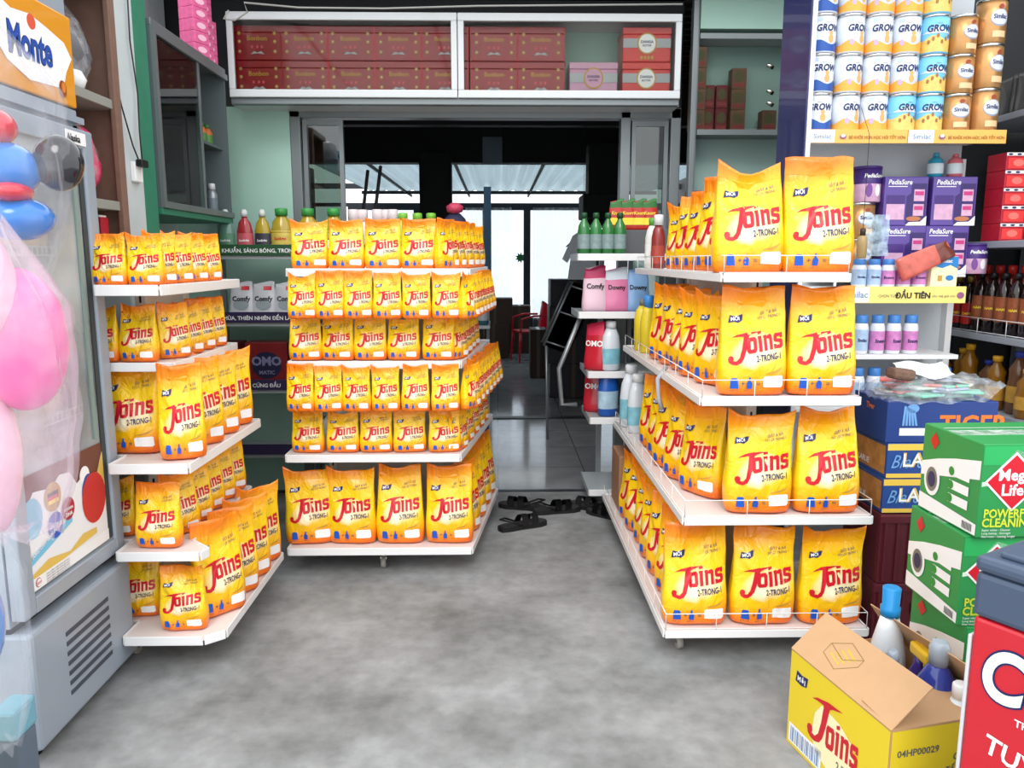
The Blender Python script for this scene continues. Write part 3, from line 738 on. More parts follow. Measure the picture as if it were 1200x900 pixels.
# ============================================================ RIGHT: milk powder shelves
SF = 3.40
t = thing('milk_display_shelf', 'white shelf unit with blue side panel holding milk powder cans', 'shelf unit', (1.31, SF, 0)); off = (-1.31, -SF, 0)
BLUEPAN = mat('navy_panel', (38, 40, 92), .35, coat=.3)
b = B(); b.box(1.280, 1.286, SF-.03, SF+.30, 0, 3.0, BLUEPAN); b.build('blue_side_panel', t, off)
b = B(); b.box(1.287, 1.306, SF-.034, SF+.30, 0, 3.0, WHITE, .002); b.build('side_panel', t, off)
LGREY = mat('light_grey_board', (190, 196, 200), .5)
b = B(); b.box(1.307, 2.13, SF+.285, SF+.30, .4, 2.9, LGREY); b.build('back_panel', t, off)
b = B(); b.box(2.10, 2.13, SF+.24, SF+.285, 0, 1.9, WHITE, .002); b.build('upright', t, off)
b = B(); b.box(1.307, 1.98, SF-.02, SF+.285, 2.62, 2.65, WHITE, .002); b.build('top_board', t, off)
STRIPY = mat('strip_yellow', (238, 205, 120), .4); STRIPO = mat('strip_orange', (240, 180, 90), .4)
levels = {'A': (1.985, 2.148), 'B': (1.33, 2.035), 'C': (1.035, 2.03), 'D': (.80, 2.03), 'F': (.45, 2.03)}
for k, (z, xr) in levels.items():
    b = B(); b.box(1.307, xr, SF, SF+.285, z-.02, z, WHITE, .002); o = b.build('shelf_board', t, off)
b = B(); b.box(1.45, 2.09, SF+.10, SF+.285, 1.372, 1.385, WHITE, .002); b.box(1.5, 1.51, SF+.1, SF+.11, 1.33, 1.372, WHITE); b.box(2.02, 2.03, SF+.1, SF+.11, 1.33, 1.372, WHITE); b.build('riser_board', t, off)
# printed price strips
z = 1.985; sl = (2.148-1.307)/2
for k in (0, 1):
    x0 = 1.307+k*sl; b = B(); b.box(x0+.001, x0+sl-.001, SF-.006, SF-.001, z-.052, z+.004, STRIPO, .001)
    o = b.build('price_strip', t, off); f = on_plane((x0, SF-.0075, z-.052), (1, 0, 0), (0, 0, 1)); c = B()
    c.poly(rect(.002, .11, .002, .054), WHITEP, f); f = on_plane((x0, SF-.009, z-.052), (1, 0, 0), (0, 0, 1))
    c.text('Similac', .02, .018, .028, mat('strip_pale_blue', (110, 140, 190), .5), f, bold=.01); c.poly(ellipse(.145, .026, .014, .010), mat('strip_purple', (150, 90, 130), .5), f); c.poly(ellipse(.145, .03, .009, .006), WHITEP, on_plane((x0, SF-.0095, z-.052), (1, 0, 0), (0, 0, 1)))
    c.text('BÉ KHỎE HƠN HỌC HỎI TỐT HƠN', .17, .018, .0165, mat('strip_brown', (150, 100, 40), .5), f, bold=.02, sx=.92); c.build('strip_print', t, off)
z = 1.33; b = B(); b.box(1.45, 2.035, SF-.006, SF-.001, z-.068, z+.004, mat('strip_light_yellow', (245, 225, 125), .4), .001); b.build('price_strip', t, off)
c = B(); f = on_plane((1.45, SF-.0075, z-.068), (1, 0, 0), (0, 0, 1)); c.poly(rect(.002, .16, .003, .069), WHITEP, f); f = on_plane((1.45, SF-.009, z-.068), (1, 0, 0), (0, 0, 1))
c.text('Similac', .045, .024, .04, MATS['strip_pale_blue'], f, bold=.01); c.text('CHỌN TỪ', .20, .026, .016, GREYP, f); c.text('ĐẦU TIÊN', .275, .022, .034, BLACK, f, bold=.03); c.text('cho mẹ gửi con', .435, .026, .016, GREYP, f)
c.poly(ellipse(.56, .034, .016, .014), MATS['strip_purple'], f); c.build('strip_print', t, off)

# cans
CWH = mat('can_white', (214, 220, 230), .3, coat=.3); CMET = mat('can_rim', (205, 205, 205), .25, 1); COR = mat('can_orange', (245, 170, 70), .35); CSKY = mat('can_sky', (120, 195, 235), .35); CBLU = mat('can_blue', (40, 85, 165), .35)
CYEL = mat('can_sand', (236, 196, 110), .35, var=.3, vscale=60); CGOLD = mat('can_gold', (200, 150, 95), .3, .55, var=.2, vscale=30); CPUR = mat('can_purple', (70, 45, 120), .35); CPINK = mat('can_pinkish', (215, 170, 200), .4, var=.3, vscale=50)
TEDDY = mat('print_tan', (222, 170, 100), .5)
def can(kind, R_=.0615, H_=.157):
    def fn():
        t = thing('milk_powder_can', 'can', 'can'); H = H_
        bands = {'white': (CWH, CWH), 'orange': (CWH, CWH), 'sky': (CSKY, CSKY), 'gold': (CGOLD, CGOLD), 'pedia': (CPINK, CPUR), 'blue': (CWH, CWH)}[kind]
        b = B(); b.lathe([(R_-.003, .0), (R_, .003), (R_, H*.5), (R_, H-.012)], None, seg=28, mats=[bands[0], bands[0], bands[1] if kind == 'pedia' else bands[0]]); b.build('can_body', t)
        b = B(); b.lathe([(R_+.0015, H-.012), (R_+.0015, H-.004), (R_-.001, H-.001), (R_-.006, H-.001), (R_-.008, H-.004)], CMET if kind != 'pedia' else CPUR, seg=28); b.build('lid', t)
        fr = lambda o: (lambda x, y: Vector(((R_+o)*sin(x/R_), -(R_+o)*cos(x/R_), y)))
        c = B(); f0, f1, f2 = fr(.0006), fr(.0012), fr(.0018)
        wav = lambda h0, h1, ph: [(-.19, .006), (.19, .006)]+[(.19-.38*i/24, h0+h1*sin(i*.9+ph)) for i in range(25)]
        if kind in ('orange', 'white', 'blue'):
            c.poly(wav(.042, .010, 1), {'orange': COR, 'white': COR, 'blue': CBLU}[kind], f0, .012)
            if kind != 'blue': c.poly(ellipse(-.035, .042, .009, .012), mat('print_lilac', (190, 165, 205), .5), f1)
            c.poly(ellipse(.012, .056, .012, .016), TEDDY, f1, .01); c.poly(ellipse(.012, .078, .009, .008), TEDDY, f1)
            c.poly(rect(-.05, -.028, .124, .138), mat('print_pale_blue', (185, 205, 235), .5), f1)
        if kind == 'sky':
            c.poly(wav(.062, .010, 2), CYEL, f0, .012); c.poly([(-.19, .08)]+[(-.19+.38*i/24, .092+.012*sin(i*.7)) for i in range(25)]+[(.19, .078)], CWH, f1, .012)
            for i in range(6): c.poly(ellipse(-.045+.018*i, .045+.012*((i*7) % 3), .006, .009, 10), mat('print_brown', (160, 110, 60), .5), f2)
        if kind in ('orange', 'white', 'blue', 'sky'):
            c.text('GROW', 0, .086, .037, NAVY, f2, bold=.035, shear=.15, align='CENTER', step=.008, sx=.92); c.text('Abbott', -.004, .116, .008, GREYP, f2, align='CENTER')
        if kind == 'gold':
            c.poly(ellipse(0, .085, .042, .030), mat('print_silver', (150, 155, 175), .3), f0, .01); c.poly(ellipse(0, .087, .040, .026), CWH, f1, .01); c.text('Similac', 0, .082, .022, NAVY, f2, bold=.03, align='CENTER', step=.01)
            c.poly(ellipse(0, .124, .012, .008), mat('print_rust', (160, 75, 50), .5), f1); c.poly(rect(-.03, .03, .018, .04), mat('print_light_gold', (232, 196, 150), .4), f1, .01)
        if kind == 'pedia':
            c.text('PediaSure', 0, .105, .024, WHITEP, f2, bold=.03, shear=.2, align='CENTER', step=.01, sx=.9); c.poly(ellipse(-.02, .05, .014, .03), mat('print_violet', (120, 70, 150), .4), f1, .01); c.poly(ellipse(.02, .05, .014, .026), WHITEP, f1, .01)
        c.build('can_print', t); return t
    return Proto(fn)
CAN_ = {k: can(k) for k in ('white', 'orange', 'sky', 'gold', 'pedia', 'blue')}
cn_ = {'white': 'white can with orange wave', 'orange': 'white can with orange wave', 'sky': 'sky blue milk powder can', 'gold': 'gold milk powder can', 'pedia': 'purple milk powder can', 'blue': 'white can with blue foot'}
cols = [(952, ['blue']*4), (984, ['white']*4), (1014, ['orange']*4), (1045, ['sky', 'orange', 'orange', 'orange']), (1077, ['sky']*4), (1110, ['gold']*3), (1146, ['gold']*3)]
rown = ['bottom row', 'second row up', 'third row up', 'top row']
for i, (px, kinds) in enumerate(cols):
    for j, k in enumerate(kinds):
        p = PY(px, 130, SF+.07); H = .157*(1.14 if i == 6 else 1)
        rz = .35 if i in (1,) else (.3 if (i+j) % 4 == 3 else random.uniform(-.15, .15))
        CAN_[k].put((1.368+.1195*i, SF+.075, 1.9855+j*(H+.0008)), rz, (.95, .95, 1.14 if i == 6 else 1), label='%s, %s column from left, %s' % (cn_[k], ORD[i], rown[j]), group='milk powder cans on the upper right shelf')
for (px, z, k, lb) in ((1008, 1.386, 'gold', 'gold can at the left behind small bottles, lowest of three'), (1008, 1.544, 'gold', 'gold can at the left under the purple can'), (1013, 1.702, 'pedia', 'purple topped can on two gold cans beside the powder bags')):
    p = PY(px, 250, SF+.19); CAN_[k].put((p.x, SF+.19, z), .1, label=lb, group='cans stacked below the upper shelf')
p = PY(1150, 300, SF+.16); CAN_['pedia'].put((p.x-.035, SF+.16, 1.386), -.1, (.9, .9, .86), label='purple can standing right of the purple gift packs')
# purple gift packs
def pedia_print(t, w, d, h):
    f = FRONT(w, d); f2 = FRONT(w, d, .002); f3 = FRONT(w, d, .0028); c = B()
    c.text('PediaSure', -w*.43, h*.84, .03, WHITEP, f, bold=.02, shear=.2, sx=.9); c.poly(rect(-w*.42, w*.02, h*.79, h*.805), WHITEP, f)
    c.poly([(-w*.48, h*.08), (w*.02, h*.08), (w*.02, h*.6), (w*.12, h*.66), (w*.12, h*.86), (w*.47, h*.86), (w*.47, h*.02), (w*.05, h*.02), (w*.0, h*.08)], mat('print_dark_violet', (55, 38, 105), .3), f)
    c.poly(rect(-w*.44, -w*.02, h*.12, h*.62), CPINK, f2); c.poly(rect(-w*.44, -w*.02, h*.44, h*.62), CPUR, f3)
    for q in (.2, .5): c.poly(rect(w*.18, w*.42, h*(q), h*(q+.24)), CPINK, f2); c.poly(rect(w*.2, w*.4, h*(q+.12), h*(q+.2)), mat('print_magenta', (200, 60, 130), .4), f3)
    c.poly(ellipse(w*.2, h*.14, w*.17, h*.05), mat('print_copper', (190, 120, 80), .4), f3); c.poly([(w*.02, 0), (w*.5, 0), (w*.5, h*.2), (w*.36, h*.08), (w*.1, h*.07)], WHITEP, f2)
    c.build('box_print', t)
PG = carton(.196, .10, .212, mat('gift_violet', (88, 62, 150), .3, coat=.4), 'gift_pack', 'gift pack', pedia_print)
for px, z, lb in ((1062, 1.386, 'purple milk gift pack lying low, left, half hidden by the red packet'), (1112, 1.386, 'purple milk gift pack, lower right of four'), (1060, 1.599, 'purple milk gift pack, upper left of four'), (1117, 1.599, 'purple milk gift pack, upper right of four')):
    p = PY(px, 250, SF+.13); PG.put((p.x, SF+.18, z), random.uniform(-.03, .03), label=lb, group='purple milk gift packs')
# small capped milk bottles
SM = bottle([(.027, 0), (.030, .004), (.030, .085), (.026, .098), (.018, .106)], mat('bottle_milk_white', (225, 228, 236), .3), 'milk_bottle', 'bottle', [(.024, .1), (.025, .104), (.025, .124), (.022, .127)], mat('cap_blue', (70, 130, 200), .35), (.012, .075, mat('label_pinkviolet', (205, 130, 190), .4, var=.4, vscale=40)), text='Ensure', tsize=.016)
SW = bottle([(.027, 0), (.030, .004), (.030, .085), (.026, .098), (.018, .106)], MATS['bottle_milk_white'], 'milk_bottle', 'bottle', [(.024, .1), (.025, .104), (.025, .124), (.022, .127)], MATS['cap_blue'], (.012, .08, mat('label_silverblue', (170, 195, 225), .4, var=.3, vscale=40)), text='Similac', tsize=.014)
for k, px in enumerate((1006, 1023, 1040, 1058, 1076)):
    p = PY(px, 330, SF+.045); (SW if k < 2 else SM).put((p.x, SF+.045, 1.331), random.uniform(-.3, .3), (1, 1, .95), label='small milk bottle, %s from left behind the yellow price strip' % ORD[k], group='small milk bottles over the yellow strip')
for k, px in enumerate((1008, 1027, 1046, 1066)):
    p = PY(px, 400, SF+.05); (SW if k < 1 else SM).put((p.x, SF+.05, 1.036), random.uniform(-.3, .3), (1.05, 1.05, 1.35), label='small milk bottle, %s from left just below the yellow strip' % ORD[k], group='small milk bottles below the yellow strip')
for k, px in enumerate((1005, 1025, 1046, 1067, 1088, 1107)):
    p = PY(px, 430, SF+.05); SW.put((p.x, SF+.05, .801), random.uniform(-.3, .3), (1.1, 1.1, 1.35), label='blue capped bottle, %s from left behind the bagged sachets' % ORD[k], group='blue capped bottles on the low shelf')
def yb(t, w, d, h):
    f = FRONT(w, d); c = B(); c.poly([(-w*.49, h*.7), (-w*.1, h*.62), (w*.2, h*.72), (w*.49, h*.6), (w*.49, h*.99), (-w*.49, h*.99)], mat('print_sky', (40, 130, 200), .4), f)
    f = FRONT(w, d, .002); c.poly(rect(-w*.25, -w*.08, h*.2, h*.38), GOLDP, f); c.poly(ellipse(w*.2, h*.3, w*.15, h*.09), MATS['print_sky'], f); c.text('Similac', 0, h*.8, .022, WHITEP, f, bold=.03, align='CENTER'); c.build('box_print', t)
p = PY(1103, 320, SF+.04); carton(.116, .06, .132, mat('carton_cream', (250, 236, 190), .4), 'milk_carton', 'carton', yb).put((p.x, SF+.045, 1.331), label='cream and blue milk carton at the end of the yellow strip')
TEAL = mat('teal_film', (40, 150, 180), .3, coat=.4); PKB = mat('pink_film', (215, 110, 120), .3, coat=.4)
BB = bottle([(.026, 0), (.032, .006), (.034, .05), (.030, .075), (.014, .09)], TEAL, 'small_bottle', 'bottle', [(.013, .088), (.013, .105), (.010, .108)], TEAL, (.015, .06, mat('label_pale', (210, 225, 230), .4)))
p = PY(1098, 190, SF+.18); BB.put((p.x, SF+.19, 1.8125), label='teal bottle on top of the purple gift packs')
p = PY(1121, 190, SF+.18); bottle([(.026, 0), (.032, .006), (.034, .05), (.030, .075), (.014, .09)], PKB, 'small_bottle', 'bottle', [(.013, .088), (.013, .1), (.010, .103)], PKB, (.015, .06, MATS['label_pale'])).put((p.x, SF+.19, 1.8125), label='pink bottle on top of the purple gift packs')
# things hanging and lying in front
pk = pouch(.10, .24, .02, mat('sachet_red_white', (205, 95, 80), .3, coat=.5, var=.6, vscale=30), mat('sachet_brown', (120, 60, 50), .3, coat=.5), name='snack_packet', cat='packet')
p = PY(1058, 300, SF-.03); o = pk.put((p.x, SF-.004, 1.40), 0, label='glossy red and brown packet lying aslant before the purple packs', roll=radians(66))
hb = bottle([(.016, 0), (.020, .006), (.021, .06), (.020, .085), (.010, .095)], mat('tan_liquid', (165, 140, 95), .4), 'hanging_bottle', 'bottle', [(.011, .095), (.012, .12), (.006, .125)], mat('dark_brown_cap', (60, 45, 35), .5))
p = PY(1009, 303, 3.30); o = hb.put((p.x, 3.30, p.z), label='tan bottle hanging by a cord in front of the milk shelf')
b = B(); b.tube([(0, 0, .124), (0, 0, .50), (0, .09, .62)], .0012, BLACK, 5); b.build('cord', o)
p = PY(1026, 300, 3.31); b = B(); n = 10
for i in range(n):
    for j in range(n):
        pts = [(-.05+.1*a/n, .004*sin(a*1.7+c*1.1), .17*c/n) for a, c in ((i, j), (i+1, j), (i+1, j+1), (i, j+1))]
        b._tag([b.bm.faces.new([b.bm.verts.new(q) for q in pts])], film('clear_blueish_film', (190, 215, 230), .5), True)
bmesh.ops.remove_doubles(b.bm, verts=b.bm.verts[:], dist=1e-5)
tag(b.build('plastic_sleeve', None, p), 'clear blueish plastic sleeve hanging beside the tan bottle', 'plastic sleeve')

# ============================================================ RIGHT WALL RACK: sauces, red boxes, oils
XR = 2.20
t = thing('wall_rack', 'grey wire-fronted wall rack on the far right with dark sauce bottles', 'shelf unit', (XR, 3.4, 0)); off = (-XR, -3.4, 0)
GS = mat('grey_shelf_metal', (150, 156, 165), .4)
for z, x0, y0, y1 in ((1.115, XR, 2.9, 4.0), (1.53, XR-.02, 2.9, 4.0), (.775, XR, 2.9, 4.0), (.35, XR, 2.9, 4.0), (2.1, XR+.1, 2.9, 4.0)):
    b = B(); b.box(x0, XR+.5, y0, y1, z-.03, z, GS, .003); b.build('shelf_board', t, off)
b = B(); b.box(XR+.5, XR+.52, 2.9, 4.0, .0, 2.6, mat('dark_backboard', (36, 40, 44), .6)); b.build('back_panel', t, off)
for y in (3.98, 2.9): b = B(); b.box(XR+.46, XR+.5, y-.02, y+.02, 0, 2.6, GS); b.build('upright', t, off)
wire_rail(t, off, [(XR+.006, 2.95), (XR+.006, 3.98)], 1.115, .07, .11)
SB = bottle([(.026, 0), (.030, .005), (.030, .14), (.028, .16), (.013, .20), (.012, .225)], mat('soy_sauce', (28, 12, 10), .12, coat=.6), 'sauce_bottle', 'bottle', [(.015, .225), (.016, .25), (.013, .256)], mat('cap_gold', (160, 125, 60), .3, .6), (.03, .13, mat('label_red', (178, 30, 25), .4, var=.4, vscale=30)), text='CHIN', tcol=YELP, tsize=.016, seg=16)
SQ = bottle([(.030, 0), (.036, .004), (.037, .17), (.030, .215), (.014, .235), (.013, .25)], MATS['soy_sauce'], 'sauce_bottle', 'bottle', [(.016, .25), (.016, .272), (.013, .275)], BLACK, (.06, .17, mat('label_fish', (150, 80, 45), .4, var=.6, vscale=50)), text='NAM', tcol=YELP, tsize=.016, seg=8)
for k in range(9):
    y = 3.90-k*.086; (SB if k < 3 else SQ).put((XR+.055, y, 1.1155), -.9, label='dark sauce bottle, %s from the far end behind the wire front' % ORD[k], group='front row of sauce bottles')
RC = bottle([(.026, 0), (.03, .005), (.03, .17), (.013, .21), (.012, .235)], mat('chilli_sauce', (120, 20, 15), .2, coat=.5), 'chilli_bottle', 'bottle', [(.017, .232), (.019, .262), (.015, .268)], mat('cap_red', (205, 40, 35), .35), (.04, .14, MATS['label_fish']))
for k in range(8):
    RC.put((XR+.16, 3.86-k*.09, 1.1155), -.9, (1, 1, 1.15), label='red capped chilli bottle, %s from the far end of the second row' % ORD[k], group='red capped chilli bottles')
def redp(t, w, d, h):
    for F_ in (FRONT(w, d), ):
        c = B(); c.poly(rect(-w*.5, w*.5, h*.82, h*.99), WHITEP, F_)
        f2 = FRONT(w, d, .002)
        for s in (-.35, 0, .35): c.poly(ellipse(w*s, h*.9, w*.1, h*.06, 10), NAVY, f2)
        c.poly(rect(-w*.42, w*.42, h*.1, h*.7), mat('print_tomato', (240, 60, 60), .4), F_); c.poly(ellipse(0, h*.42, w*.22, h*.2), mat('print_coral', (250, 120, 110), .4), f2); c.build('box_print', t)
RB = carton(.108, .13, .074, mat('box_crimson', (180, 28, 48), .4, var=.2, vscale=40), 'red_box', 'box', redp)
for k in range(5): RB.put((2.235, 3.50, 1.5305+k*.0745), .02, label='small red and white box, %s from bottom in the stack' % ORD[k], group='stack of small red boxes')
GT = bottle([(.018, 0), (.022, .004), (.022, .19), (.018, .2)], mat('green_pack', (50, 110, 60), .4, var=.4, vscale=20), 'green_packet', 'packet', seg=10)
i = 0
for r in range(4):
    for k in range(4-r//2):
        o = GT.put((2.34+.0*k, 3.46-.046*k-.023*(r % 2), 1.5535+r*.042), radians(0), label='long green packet, number of layers up %s, %s from the red boxes' % (('none', 'one', 'two', 'three')[r], ORD[k]), group='pile of long green packets', tilt=0, roll=radians(90)); i += 1
OB = bottle([(.036, 0), (.042, .006), (.042, .12), (.036, .16), (.040, .19), (.018, .225), (.016, .24)], mat('cooking_oil', (190, 130, 30), .1, trans=.5, coat=.5), 'oil_bottle', 'bottle', [(.02, .24), (.021, .262), (.018, .266)], mat('cap_yellow', (235, 175, 40), .35), (.05, .12, mat('label_amber', (200, 150, 60), .4, var=.4, vscale=30)))
OC = bottle([(.036, 0), (.042, .006), (.042, .12), (.036, .16), (.040, .19), (.018, .225), (.016, .24)], mat('sauce_brown', (110, 70, 40), .2, coat=.5), 'oil_bottle', 'bottle', [(.02, .24), (.021, .262), (.018, .266)], mat('cap_deep_blue', (40, 60, 160), .35), (.05, .12, MATS['label_amber']))
for k in range(9):
    y = 3.9-k*.105; (OC if k in (3, 5, 7) else OB).put((XR+.06+.03*(k % 2), y, .7755), random.random(), (1, 1, .8+.12*(k % 3)), label='%s capped bottle, %s from the far end of the low oil shelf' % (('blue' if k in (3, 5, 7) else 'yellow'), ORD[k]), group='oil bottles on the low shelf')
DP = pouch(.12, .22, .04, mat('dark_packet', (48, 46, 44), .4, coat=.3, var=.6, vscale=14), name='dark_packet', cat='packet')
for k, (px, py) in enumerate(((1178, 225), (1196, 220), (1178, 120), (1195, 115), (1190, 60))):
    p = PX(px, py, XR+.3); DP.put((XR+.28, p.y-.03*k, 1.70 if k < 2 else 2.1005), -.9, label='dim dark packet high on the far right rack, %s in view' % ORD[k], group='dim packets on the far right rack')
b = B(); b.box(2.18, 2.72, 4.05, 4.1, 0, 3.0, DARKW); struct(b, 'wall_right_return')

# ============================================================ CARTONS at the right
def larue_print(top):
    def pr(t, w, d, h):
        f = FRONT(w, d); f2 = FRONT(w, d, .002); f3 = FRONT(w, d, .0028); g = LEFT(w, d); g2 = LEFT(w, d, .002); c = B()
        yl = mat('larue_yellow', (235, 195, 80), .45); wht = WHITEP
        if not top:
            c.poly(rect(-w*.5, w*.5, h*.80, h*.98), yl, f); c.poly(rect(-w*.5, w*.5, h*.02, h*.14), yl, f)
            c.text('Biere', -w*.47, h*.3, .07, mat('print_light_blue', (110, 160, 215), .5), f2, shear=.4, sx=.8); c.text('LARUE', -w*.36, h*.34, .072, yl, f2, bold=.03); c.text('LARUE', -w*.364, h*.345, .068, WHITEP, f3, bold=.005)
            c.text('BEER  BIÈRE', -w*.02, h*.2, .014, WHITEP, f2); c.poly(rect(-d*.46, d*.46, h*.1, h*.9), mat('tiger_print', (190, 130, 60), .5, var=.7, vscale=28), g)
            c.text('LARUE', -d*.3, h*.2, .03, WHITEP, g2, bold=.03)
        else:
            c.text('TIGER', w*-.02, h*.25, .09, mat('tiger_orange', (235, 120, 40), .4), f, bold=.03); c.poly(rect(-w*.38, -w*.12, h*.18, h*.36), wht, f)
            lb = MATS.get('print_light_blue') or mat('print_light_blue', (110, 160, 215), .5)
            for k in range(5): c.poly([(-w*.36+.012*k, h*.42), (-w*.34+.012*k, h*.42), (-w*.33+.008*k, h*.9-.004*k), (-w*.35+.008*k, h*.9-.004*k)], lb, f)
            c.poly(ellipse(-w*.27, h*.84, .022, .016), lb, f); c.text('Tiger', -d*.1, h*.7, .03, MATS['tiger_orange'], g, bold=.03)
        c.build('carton_print', t)
    return pr
LB = mat('carton_navy', (38, 72, 142), .45)
LC = carton(.40, .27, .131, LB, 'beer_carton', 'carton', larue_print(False)); LT = carton(.40, .27, .15, mat('carton_deep_blue', (36, 62, 128), .45), 'beer_carton', 'carton', larue_print(True))
p = PY(1033, 600, 2.74); cx = p.x+.20; zz = p.z-.005
LC.put((cx, 2.875, zz), 0, label='blue and yellow beer carton at the bottom of the beer stack'); LC.put((cx+.003, 2.875, zz+.132), .01, label='blue and yellow beer carton in the middle of the beer stack'); LT.put((cx-.004, 2.875, zz+.264), -.01, label='plain dark blue beer carton on top of the beer stack')
BZ = zz+.264+.15
MAR = mat('maroon_plastic', (92, 30, 42), .4)
def crate():
    t = thing('beer_crate', 'crate', 'crate'); h = zz/2-.002
    b = B()
    for a in ((-.2, .2, -.15, -.135), (-.2, .2, .135, .15)): b.box(*a, 0, h, MAR, .004)
    for a in ((-.2, -.185, -.135, .135), (.185, .2, -.135, .135)): b.box(*a, 0, h, MAR, .004)
    b.box(-.185, .185, -.135, .135, .0, .012, MAR)
    for k in range(9): b.box(-.18+k*.045-.005, -.18+k*.045+.005, -.156, -.15, .01, h-.01, MAR)
    b.box(-.205, .205, -.157, -.15, h-.03, h-.003, MAR, .002); b.build('crate_body', t)
    c = B(); c.box(-.06, .06, -.1575, -.149, h*.55, h*.72, BLACK, .004); c.build('hand_hole', t); return t
CR = Proto(crate); CR.put((cx-.01, 2.88, 0), label='maroon plastic crate on the floor under the beer cartons'); CR.put((cx-.005, 2.88, zz/2-.001), label='maroon plastic crate directly below the lowest beer carton')
# plastic-wrapped sachets, paper and a brown wad on the beer stack
t = thing('bagged_sachets', 'clear plastic bag of pastel sachets lying on the beer cartons', 'bag', (cx, 2.86, BZ))
b = B(); R = random.Random(3)
for k in range(26):
    m = (mat('sachet_mint', (130, 210, 180), .4), mat('sachet_coral', (240, 120, 110), .4), mat('sachet_lilac', (190, 190, 220), .4), mat('sachet_cream', (225, 220, 205), .4))[k % 4]
    M = Matrix.Translation((R.uniform(-.13, .13), R.uniform(-.08, .06), .004+(k//5)*.0105)) @ Matrix.Rotation(R.uniform(-.5, .5), 4, 'Z')
    b.box(-.055, .055, -.04, .04, 0, .009, m, .003, M)
tag(b.build('sachets', t), kind='stuff')
b = B(); n = 22
def bagsurf(u, v, top):
    x = -.21+.42*u; y = -.13+.24*v; e = min(1, 6*min(u, 1-u, v, 1-v)); return (x+.06*max(0, u-.8)*5*v*.2, y, (.072*e**.6+.006*sin(u*21+v*9)+.005*sin(v*27-u*5)+(.05*max(0, (u-.85)/.15) if top else 0))*(1 if top else .02)+.001)
for tp in (True, ):
    g = [[b.bm.verts.new(bagsurf(i/n, j/n, tp)) for j in range(n+1)] for i in range(n+1)]
    b._tag([b.bm.faces.new((g[i][j], g[i+1][j], g[i+1][j+1], g[i][j+1])) for i in range(n) for j in range(n)], film('clear_bag_film', (190, 200, 206), .26, .2, .7, 30), True)
b.build('clear_bag', t)
b = B(); g = [[b.bm.verts.new((-.09+.19*i/8+.03*j/8, -.06+.14*j/8, .085+.035*j/8+.006*sin(i*.9)+.004*sin(j*1.3+i))) for j in range(9)] for i in range(9)]
b._tag([b.bm.faces.new((g[i][j], g[i+1][j], g[i+1][j+1], g[i][j+1])) for i in range(8) for j in range(8)], mat('paper', (225, 225, 222), .7), True)
tag(b.build('paper_sheet', None, (cx-.05, 2.84, BZ)), 'crumpled sheet of white paper lying on the bagged sachets', 'paper')
b = B(); b.box(-.045, .045, -.03, .03, 0, .04, mat('brown_wad', (112, 84, 70), .7, var=.4, vscale=40, bump=.5), .012, Matrix.Rotation(.2, 4, 'Z') @ Matrix.Rotation(.12, 4, 'Y')); tag(b.build('cloth_wad', None, (cx-.145, 2.79, BZ+.075)), 'brown folded wad at the left end of the white paper', 'cloth')

